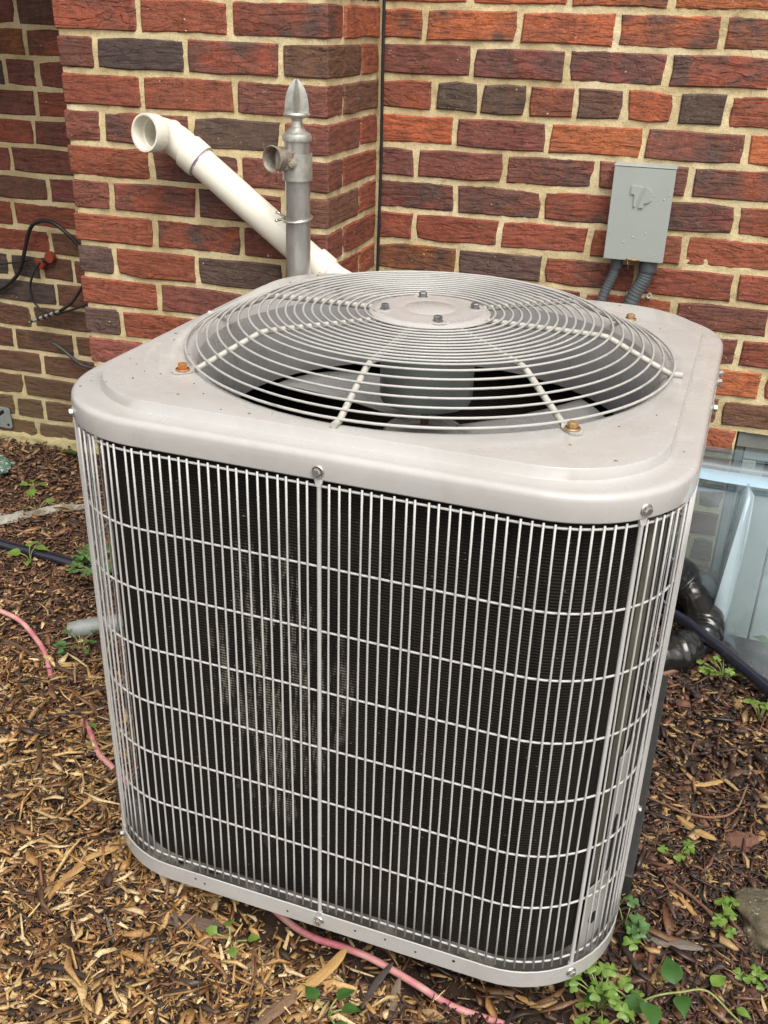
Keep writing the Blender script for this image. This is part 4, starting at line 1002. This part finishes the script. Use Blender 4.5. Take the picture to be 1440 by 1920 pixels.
# ------------------------------------------------------------------ mulch
PAL_TAN = np.array([(.48, .33, .15), (.40, .24, .095), (.32, .18, .07), (.58, .43, .24), (.20, .10, .042), (.11, .055, .025), (.34, .18, .06), (.055, .03, .018), (.04, .024, .016), (.16, .07, .03)])
PAL_BRN = np.array([(.13, .06, .032), (.10, .045, .026), (.17, .08, .04), (.07, .033, .02), (.21, .11, .055), (.33, .21, .11), (.055, .028, .019)])
PAL_RED = np.array([(.085, .042, .026), (.055, .029, .020), (.12, .052, .030), (.035, .021, .016), (.17, .09, .045), (.34, .22, .10), (.025, .016, .013), (.05, .028, .02)])
def chips(n, xr, yr, seed, ln, wd_, zj, pal_fn, keep):
    g = np.random.default_rng(seed)
    x = g.uniform(*xr, n); y = g.uniform(*yr, n); k = keep(x, y, g); x, y = x[k], y[k]; n = len(x)
    L = np.clip(g.lognormal(np.log(ln), .55, n), .003, .07); W = np.clip(g.lognormal(np.log(wd_), .4, n), .0012, .016); W = np.minimum(W, L * .7); T = np.clip(W * g.uniform(.15, .5, n), .0008, .004)
    yaw = g.uniform(0, 2 * np.pi, n); pit = g.normal(0, .22, n); rol = g.normal(0, .5, n)
    z = np.array([gn(a, b) for a, b in zip(x, y)]) + np.abs(g.normal(0, zj, n)) + .0015
    # unit chip: 3 stations of a quad, tapered and bent
    st = [(-.5, .55), (0., 1.), (.5, .35)]
    V = np.zeros((n, 12, 3)); 
    bend = g.normal(0, .10, n)
    for i, (u, w) in enumerate(st):
        ww_ = W * w * g.uniform(.6, 1.2, n)
        skew = g.uniform(-.12, .12, n) * L
        for j, (sy, sz) in enumerate(((-1, -1), (1, -1), (1, 1), (-1, 1))):
            V[:, i * 4 + j, 0] = u * L + sy * skew * .3; V[:, i * 4 + j, 1] = sy * ww_ * .5 + (bend * L * (1 - 4 * u * u)); V[:, i * 4 + j, 2] = sz * T * .5 + np.abs(bend) * L * .4 * (1 - 4 * u * u) * .5
    ca, sa = np.cos(yaw), np.sin(yaw); cp_, sp_ = np.cos(pit), np.sin(pit); cr_, sr = np.cos(rol), np.sin(rol)
    X, Y, Z = V[..., 0], V[..., 1], V[..., 2]
    Y, Z = Y * cr_[:, None] - Z * sr[:, None], Y * sr[:, None] + Z * cr_[:, None]
    X, Z = X * cp_[:, None] - Z * sp_[:, None], X * sp_[:, None] + Z * cp_[:, None]
    X, Y = X * ca[:, None] - Y * sa[:, None], X * sa[:, None] + Y * ca[:, None]
    V = np.stack([X + x[:, None], Y + y[:, None], Z + z[:, None]], -1)
    col = pal_fn(x, y, g) * g.uniform(.75, 1.25, (n, 1))
    return V, col
QUADS = np.array([(0, 4, 5, 1), (1, 5, 6, 2), (2, 6, 7, 3), (3, 7, 4, 0), (4, 8, 9, 5), (5, 9, 10, 6), (6, 10, 11, 7), (7, 11, 8, 4), (0, 1, 2, 3), (11, 10, 9, 8)])
def outside(x, y, g):
    ux = x * math.cos(WY) - y * math.sin(WY); uy = x * math.sin(WY) + y * math.cos(WY)
    inu = (ux > -.31) & (ux < .405) & (uy > -.14) & (uy < .42) | (np.abs(ux) < .32) & (uy > -.27) & (uy < .4)
    wall = (y > YL - .005) | ((x > XA) & (x < XB) & (y > YF)) | ((x >= XB) & (y > YR))
    well = (x > .5) & (y > .62 - (x - .5) * 1.1) & (y > .42)
    hid = (x > -.35) & (x < .3) & (y > .35)
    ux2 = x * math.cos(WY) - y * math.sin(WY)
    pit_ = (np.abs(ux2 - .10) < .29) & (np.abs(uy + .35) < .065) & (g.random(len(x)) < .72)  # chips thinned over the trough so bare dark soil deepens its shade
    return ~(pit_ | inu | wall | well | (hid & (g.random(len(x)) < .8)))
def zone(x, y, g):
    """0 tan shreds in front and left, 1 brown bark at back left, 2 dark red-brown bark at the right"""
    s = y + .35 * (x + .6) + .06 * np.sin(x * 9)
    r = 1 / (1 + np.exp(-(x - .12 + .25 * (y + .38)) * 16)); bck = 1 / (1 + np.exp(-(y - .02 - .1 * np.sin(x * 5)) * 12))
    u = g.random(len(x)); zz = np.zeros(len(x), int); zz[u < bck] = 1; zz[(g.random(len(x)) < r)] = 2
    return zz
def pal(x, y, g):
    zz = zone(x, y, g); n = len(x); c = np.zeros((n, 3))
    for k, P_ in enumerate((PAL_TAN, PAL_BRN, PAL_RED)):
        m_ = zz == k
        pr = np.array([1.0] * len(P_)); pr /= pr.sum()
        c[m_] = P_[g.choice(len(P_), m_.sum(), p=pr)]
    return c
def near_keep(x, y, g):
    return outside(x, y, g) & (g.random(len(x)) < np.clip(1.05 - .25 * (y + .6), .7, 1))
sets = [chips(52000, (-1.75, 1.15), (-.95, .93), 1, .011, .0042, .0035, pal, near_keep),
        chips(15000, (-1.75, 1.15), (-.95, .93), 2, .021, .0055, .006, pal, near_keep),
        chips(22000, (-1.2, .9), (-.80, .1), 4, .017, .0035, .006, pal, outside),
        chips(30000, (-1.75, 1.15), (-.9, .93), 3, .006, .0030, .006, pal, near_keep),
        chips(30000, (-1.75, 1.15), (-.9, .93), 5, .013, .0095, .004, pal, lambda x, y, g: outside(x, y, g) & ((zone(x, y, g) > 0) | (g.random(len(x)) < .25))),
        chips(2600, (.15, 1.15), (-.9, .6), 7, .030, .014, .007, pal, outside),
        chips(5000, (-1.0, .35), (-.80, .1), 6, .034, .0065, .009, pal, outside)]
V = np.concatenate([s[0] for s in sets]); Cc = np.concatenate([s[1] for s in sets]); n = len(V)
me = bpy.data.meshes.new('mulch')
me.vertices.add(n * 12); me.vertices.foreach_set('co', V.reshape(-1).astype(np.float32))
q = (QUADS[None] + (np.arange(n) * 12)[:, None, None]).reshape(-1).astype(np.int32)
me.loops.add(len(q)); me.loops.foreach_set('vertex_index', q)
npoly = n * 10; me.polygons.add(npoly); me.polygons.foreach_set('loop_start', np.arange(npoly, dtype=np.int32) * 4)
me.update(calc_edges=True)
ca_ = me.attributes.new('Col', 'FLOAT_COLOR', 'POINT'); cc4 = np.ones((n, 12, 4), np.float32); cc4[..., :3] = Cc[:, None, :]; ca_.data.foreach_set('color', cc4.reshape(-1))
me.materials.append(MULCH)
mo = bpy.data.objects.new('mulch', me); COL.objects.link(mo); mo['kind'] = 'stuff'

# larger chips one can pick out
def big_chip(L, W, T, col, seed):
    g = random.Random(seed); mb = MB(); n_ = 9; R = []
    bend = g.uniform(-.08, .08) * L; tw = g.uniform(-.5, .5)
    for i in range(n_):
        u = i / (n_ - 1) - .5; w = W * (1 - abs(2 * u) ** 3.5 * .7) * g.uniform(.85, 1.12) * .5; t = T * g.uniform(.7, 1.2) * .5 * (1 - abs(2 * u) ** 4 * .6)
        yc = bend * (1 - 4 * u * u) + g.uniform(-.06, .06) * W; a = tw * u
        ring = []
        for sy, sz in ((-1, -.5), (-.3, -1), (1, -.6), (1, .5), (.25, 1), (-.6, .9)):
            yy, zz = sy * w, sz * t; ring.append((u * L, yc + yy * math.cos(a) - zz * math.sin(a), yy * math.sin(a) + zz * math.cos(a)))
        R.append(ring)
    mb.rings(R, True, True, True)
    me = bpy.data.meshes.new('wood_chip'); me.from_pydata(mb.v, [], mb.f); me.materials.append(CHIPBIG)
    a_ = me.attributes.new('Col', 'FLOAT_COLOR', 'POINT'); a_.data.foreach_set('color', list((*col, 1.0)) * len(me.vertices))
    return me
TANS = [(.46, .29, .11), (.38, .21, .07), (.50, .36, .18), (.30, .16, .05)]; DKS = [(.07, .04, .026), (.11, .06, .035), (.16, .075, .04), (.20, .15, .11)]
chip_meshes = [(big_chip(random.uniform(.05, .085), random.uniform(.007, .016), random.uniform(.003, .006), c, i), d) for i, (c, d) in enumerate([(c, 0) for c in TANS * 2] + [(c, 1) for c in DKS * 2])]
def put_chip(me, x, y, yaw, label, group, pit=0, dz=.009, s=1.0):
    o = bpy.data.objects.new('wood_chip', me); COL.objects.link(o); o.location = (x, y, gn(x, y) + dz); o.rotation_euler = (random.uniform(-.25, .25), pit, yaw); o.scale = (s, s, s)
    tag(o, label, 'wood chip', group)
put_chip(big_chip(.115, .017, .005, (.44, .26, .09), 91), -.005, -.44, 1.05, 'long flat tan wood splinter pointing up towards the middle of the base rim', None, -.12, .014)
put_chip(big_chip(.10, .022, .006, (.13, .085, .06), 92), -.215, -.412, .10, 'broad dark brown bark strip with pale edge left of the small seedling', None, 0, .012)
put_chip(big_chip(.11, .014, .006, (.45, .27, .10), 93), -.40, -.33, .85, 'long tan wood splinter at lower left below the unit corner', None, 0, .013)
put_chip(big_chip(.095, .013, .006, (.40, .22, .08), 94), -.435, -.40, 1.45, 'second long tan splinter standing just below the lower left one', None, 0, .012)
put_chip(big_chip(.085, .010, .006, (.07, .055, .05), 95), .085, -.435, 1.35, 'dark grey twig of wood lying across the pink hose', None, 0, .020)
put_chip(big_chip(.11, .02, .007, (.20, .12, .07), 96), -.045, -.52, 1.1, 'wide brown wood strip at the bottom edge under the splinter', None, 0, .012)
put_chip(big_chip(.075, .02, .008, (.26, .11, .05), 97), -.27, -.325, .5, 'reddish orange bark piece under the base rim', None, 0, .012)
put_chip(big_chip(.055, .034, .012, (.15, .065, .04), 98), .575, .03, .2, 'chunky reddish brown bark nugget at right near the concrete lump', None, 0, .012)
put_chip(big_chip(.09, .018, .007, (.17, .14, .12), 99), .475, -.215, .1, 'grey weathered wood piece below the right corner of the unit', None, 0, .010)
put_chip(big_chip(.075, .013, .006, (.42, .26, .10), 100), .50, .03, -.5, 'pale split wood piece at right between the unit and the bark nugget', None, 0, .012)
def put_twig(P, r, col, label):
    mb = MB(); mb.tube(spline(ground_path(P, .008), 5), [r * (1 - .5 * i / 40) for i in range((len(P) - 1) * 5 + 1)], 7); mb.v = [tuple(Vector(p) + Vector((1, 1, 1)) * .0012 * mn.noise(Vector(p) * 90)) for p in mb.v]
    me = bpy.data.meshes.new('twig'); me.from_pydata(mb.v, [], mb.f); me.materials.append(CHIPBIG); a_ = me.attributes.new('Col', 'FLOAT_COLOR', 'POINT'); a_.data.foreach_set('color', list((*col, 1.0)) * len(me.vertices))
    o = bpy.data.objects.new('twig', me); COL.objects.link(o); tag(o, label, 'twig')
put_twig([(-1.02, .13, .0), (-.90, .10, .004), (-.80, .07, .004), (-.68, .05, .0)], .0055, (.10, .055, .03), 'long brown twig crossing under the end of the pink hose')
put_twig([(-.72, -.09, .0), (-.62, -.02, .006), (-.52, .05, .004)], .004, (.06, .04, .03), 'dark thin twig by the left side of the unit')
put_twig([(.42, .08, .002), (.50, .05, .012), (.56, .09, .004), (.585, .17, .0)], .0022, (.24, .13, .075), 'thin reddish twig forked on the dark mulch at right')
put_twig([(.46, -.09, .0), (.52, -.14, .008), (.58, -.2, .0)], .003, (.17, .085, .05), 'brown stalk lying beside the right corner seedlings')
for i in range(110):
    for _ in range(40):
        x, y = random.uniform(-.95, .75), random.uniform(-.62, .25)
        if outside(np.array([x]), np.array([y]), np.random.default_rng(i))[0]: break
    tan = random.random() < (.85 if x < .05 else .3)
    me_, d = random.choice([c for c in chip_meshes if c[1] == (0 if tan else 1)])
    where_ = ('left of the unit behind the pink hose' if x < -.45 and y > -.05 else 'at the left edge beside the unit' if x < -.45 else 'at the lower left in front of the base rim' if x < -.12
              else 'along the bottom edge in front of the unit' if x < .33 else 'at the right beside the concrete lump' if y < .02 else 'at the right between the unit and the window cover')
    if tan: put_chip(me_, x, y, random.uniform(0, 6.28), 'pale tan wood chip ' + where_, 'tan wood chips lying on the mulch', random.gauss(0, .2), random.uniform(.006, .013), random.uniform(.45, .95))
    else: put_chip(me_, x, y, random.uniform(0, 6.28), 'dark bark chip ' + where_, 'dark bark chips lying on the mulch', random.gauss(0, .2), random.uniform(.006, .013), random.uniform(.45, .9))

# ------------------------------------------------------------------ weeds
def leaf_mesh(kind, L):
    """blade in the XY plane growing along +X"""
    mb = MB(); nu, nv = 7, 4; V = []
    for i in range(nu + 1):
        u = i / nu
        if kind == 'heart': w = .62 * math.sin(math.pi * min(1, u * .62 + .02)) * (1 if u < .93 else .72)
        elif kind == 'lobed': w = .40 * math.sin(math.pi * u ** .75) * (1 + .28 * math.cos(u * 18))
        else: w = .34 * max(0, math.sin(math.pi * min(1, u ** .62))) ** 1.25 + .004
        for j in range(nv + 1):
            s_ = j / nv * 2 - 1; x = u - (.10 * (1 - abs(s_)) if kind == 'heart' and u > .9 else 0)
            V.append((x * L, s_ * w * L, L * (.16 * abs(s_) * w + .10 * math.sin(u * 2.4) - .22 * u * u) + random.uniform(-.012, .012) * L))
    F_ = [(i * (nv + 1) + j, (i + 1) * (nv + 1) + j, (i + 1) * (nv + 1) + j + 1, i * (nv + 1) + j + 1) for i in range(nu) for j in range(nv)]
    mb.add(V, F_); return mb
def plant(name, loc, label, cat, stems, kind, lsize, mat, group=None):
    """stems: list of (azimuth, lean, height, leaf-list) ; trifoliate for kind 'clover'"""
    root = empty(name, (loc[0], loc[1], gn(loc[0], loc[1])), 0, label, cat, group)
    for az, lean, hgt in stems:
        tip = Vector((math.cos(az) * lean, math.sin(az) * lean, hgt)); mid = Vector((tip.x * .35, tip.y * .35, hgt * .65))
        mb = MB(); mb.tube(spline([(0, 0, -.006), mid, tip], 5), .0009 if kind == 'clover' else .0013, 6); mb.build('stem', STEM, root, smooth=180)
        if kind == 'clover':
            mb = MB(); a0 = random.uniform(0, 6.28); til = Euler((random.uniform(-.35, .35), random.uniform(-.35, .35), 0)).to_matrix().to_4x4()
            for k_ in range(3):
                M_ = Matrix.Translation(tip) @ til @ Matrix.Rotation(a0 + k_ * 2.094, 4, 'Z'); lm = leaf_mesh('heart', lsize * random.uniform(.8, 1.1)); mb.add([M_ @ Vector(p) for p in lm.v], lm.f)
            mb.build('leaf', mat if random.random() < .8 else LEAFS[1], root, smooth=180)
        else:
            mb = leaf_mesh(kind, lsize * random.uniform(.75, 1.15)); mb.build('leaf', mat, root, smooth=180, loc=tip, rot=(random.uniform(-.3, .3), random.uniform(-.25, .35), az + random.uniform(-.4, .4)))
    return root
R = random.uniform
def tuft(nst, spread, hgt): return [(R(0, 6.28), spread * math.sqrt(random.random()), hgt * R(.5, 1.1)) for _ in range(nst)]
plant('clover', (-.862, .375), 'thick clover patch on the black hose at the left side of the unit', 'clover', tuft(26, .075, .055), 'clover', .0135, LEAFS[0])
plant('clover', (-.90, .42), 'small clover sprig just left of the thick clover patch', 'clover', tuft(9, .05, .05), 'clover', .0135, LEAFS[0])
plant('clover', (-.765, .145), 'sparse clover sprig in front of the grey pipe end', 'clover', tuft(9, .06, .03), 'clover', .011, LEAFS[0])
plant('seedling', (-1.065, .395), 'four-leaved seedling standing in front of the black hose', 'seedling', [(.4, .016, .04), (2.0, .015, .035), (3.6, .018, .025), (5.0, .016, .012), (1.2, .006, .045)], 'oval', .034, LEAFS[1])
plant('seedling', (-1.25, .68), 'small lobed seedling on the brown mulch near the slate', 'seedling', [(.2, .010, .02), (2.2, .012, .02), (4.0, .010, .02), (5.2, .012, .012)], 'lobed', .034, LEAFS[1])
plant('seedling', (-1.17, .585), 'tiny seedling beside the fabric scrap', 'seedling', [(.9, .02, .03), (3.9, .02, .02)], 'oval', .026, LEAFS[1])
plant('seedling', (-.572, -.09), 'small seedling growing over the pink hose at left', 'seedling', [(2.6, .02, .02), (.2, .025, .02), (4.6, .015, .012)], 'oval', .024, LEAFS[1])
plant('seedling', (-.145, -.425), 'pale green seedling among the tan chips in front', 'seedling', [(2.2, .014, .022), (3.4, .020, .020), (.2, .024, .012), (5.2, .012, .008)], 'lobed', .019, LEAFS[1])
plant('grass_tuft', (.03, -.49), 'sprig of narrow green leaves at the bottom edge', 'weed', [(2.8, .02, .02), (.3, .02, .018), (1.2, .02, .02), (5.6, .02, .012)], 'oval', .028, LEAFS[2])
plant('wood_sorrel', (.385, -.355), 'bushy wood sorrel with heart leaflets below the right front corner', 'wood sorrel', tuft(24, .055, .06), 'clover', .0115, LEAFS[1])
plant('wood_sorrel', (.405, -.205), 'small wood sorrel against the right corner of the base rim', 'wood sorrel', tuft(9, .05, .04), 'clover', .0125, LEAFS[0])
plant('wood_sorrel', (.535, .45), 'light green sorrel clump below the hose at right', 'wood sorrel', tuft(16, .05, .05), 'clover', .0095, LEAFS[1])
plant('wood_sorrel', (.605, .352), 'thin sorrel sprig at the right edge near the cover', 'wood sorrel', tuft(9, .04, .05), 'clover', .0095, LEAFS[1])
plant('wood_sorrel', (.548, -.155), 'small sorrel sprig beside the concrete lump', 'wood sorrel', tuft(8, .035, .04), 'clover', .011, LEAFS[1])
plant('wood_sorrel', (.478, -.03), 'few tiny sorrel leaves in the dark mulch right of the unit', 'wood sorrel', tuft(4, .03, .02), 'clover', .010, LEAFS[1])
plant('wood_sorrel', (.575, -.25), 'scattered sorrel sprig low at the right edge', 'wood sorrel', tuft(5, .03, .02), 'clover', .010, LEAFS[1])
vine = plant('vine', (.425, -.34), 'trailing weed with large broad green leaves at the bottom right', 'vine', [(3.3, .025, .035), (-.9, .03, .05)], 'oval', .046, LEAFS[2])
mb = MB(); mb.tube(spline([(0, 0, .0), (.03, .01, .025), (.065, .025, .03), (.10, .04, .028), (.14, .02, .015), (.20, -.02, .01)], 6), .0016, 6); mb.build('stem', STEM, vine, smooth=180)
for x, y, z, a, s_, mt in ((.055, .03, .035, 1.9, .046, 2), (.065, .02, .03, -1.4, .036, 2), (.105, .045, .035, .9, .030, 1), (.02, -.01, .03, 3.6, .042, 2), (.14, .03, .02, -.3, .022, 1)):
    leaf_mesh('oval', s_).build('leaf', LEAFS[mt], vine, smooth=180, loc=(x, y, z), rot=(R(-.3, .3), R(-.3, .1), a))
def fallen(x, y, yaw, L, mat, label):
    o = leaf_mesh('oval', L).build('fallen_leaf', mat, None, smooth=180, loc=(x, y, gn(x, y) + .014), rot=(R(-.2, .2), R(-.15, .1), yaw)); o.scale = (1, .6, 1); tag(o, label, 'leaf')
plant('leafy_weed', (.655, .53), 'green leafy weed growing inside the clear window cover', 'weed', [(.3, .03, .04), (1.7, .03, .06), (3.0, .04, .05), (4.2, .03, .03), (5.3, .03, .05), (2.4, .01, .07), (.9, .02, .07), (3.7, .02, .07)], 'oval', .042, LEAFS[1])
fallen(-1.135, .60, .35, .055, LEAFS[3], 'yellow fallen leaf on the brown mulch at left')
fallen(-1.275, .845, .45, .075, LEAFS[2], 'green leaf lying at the foot of the recessed wall')
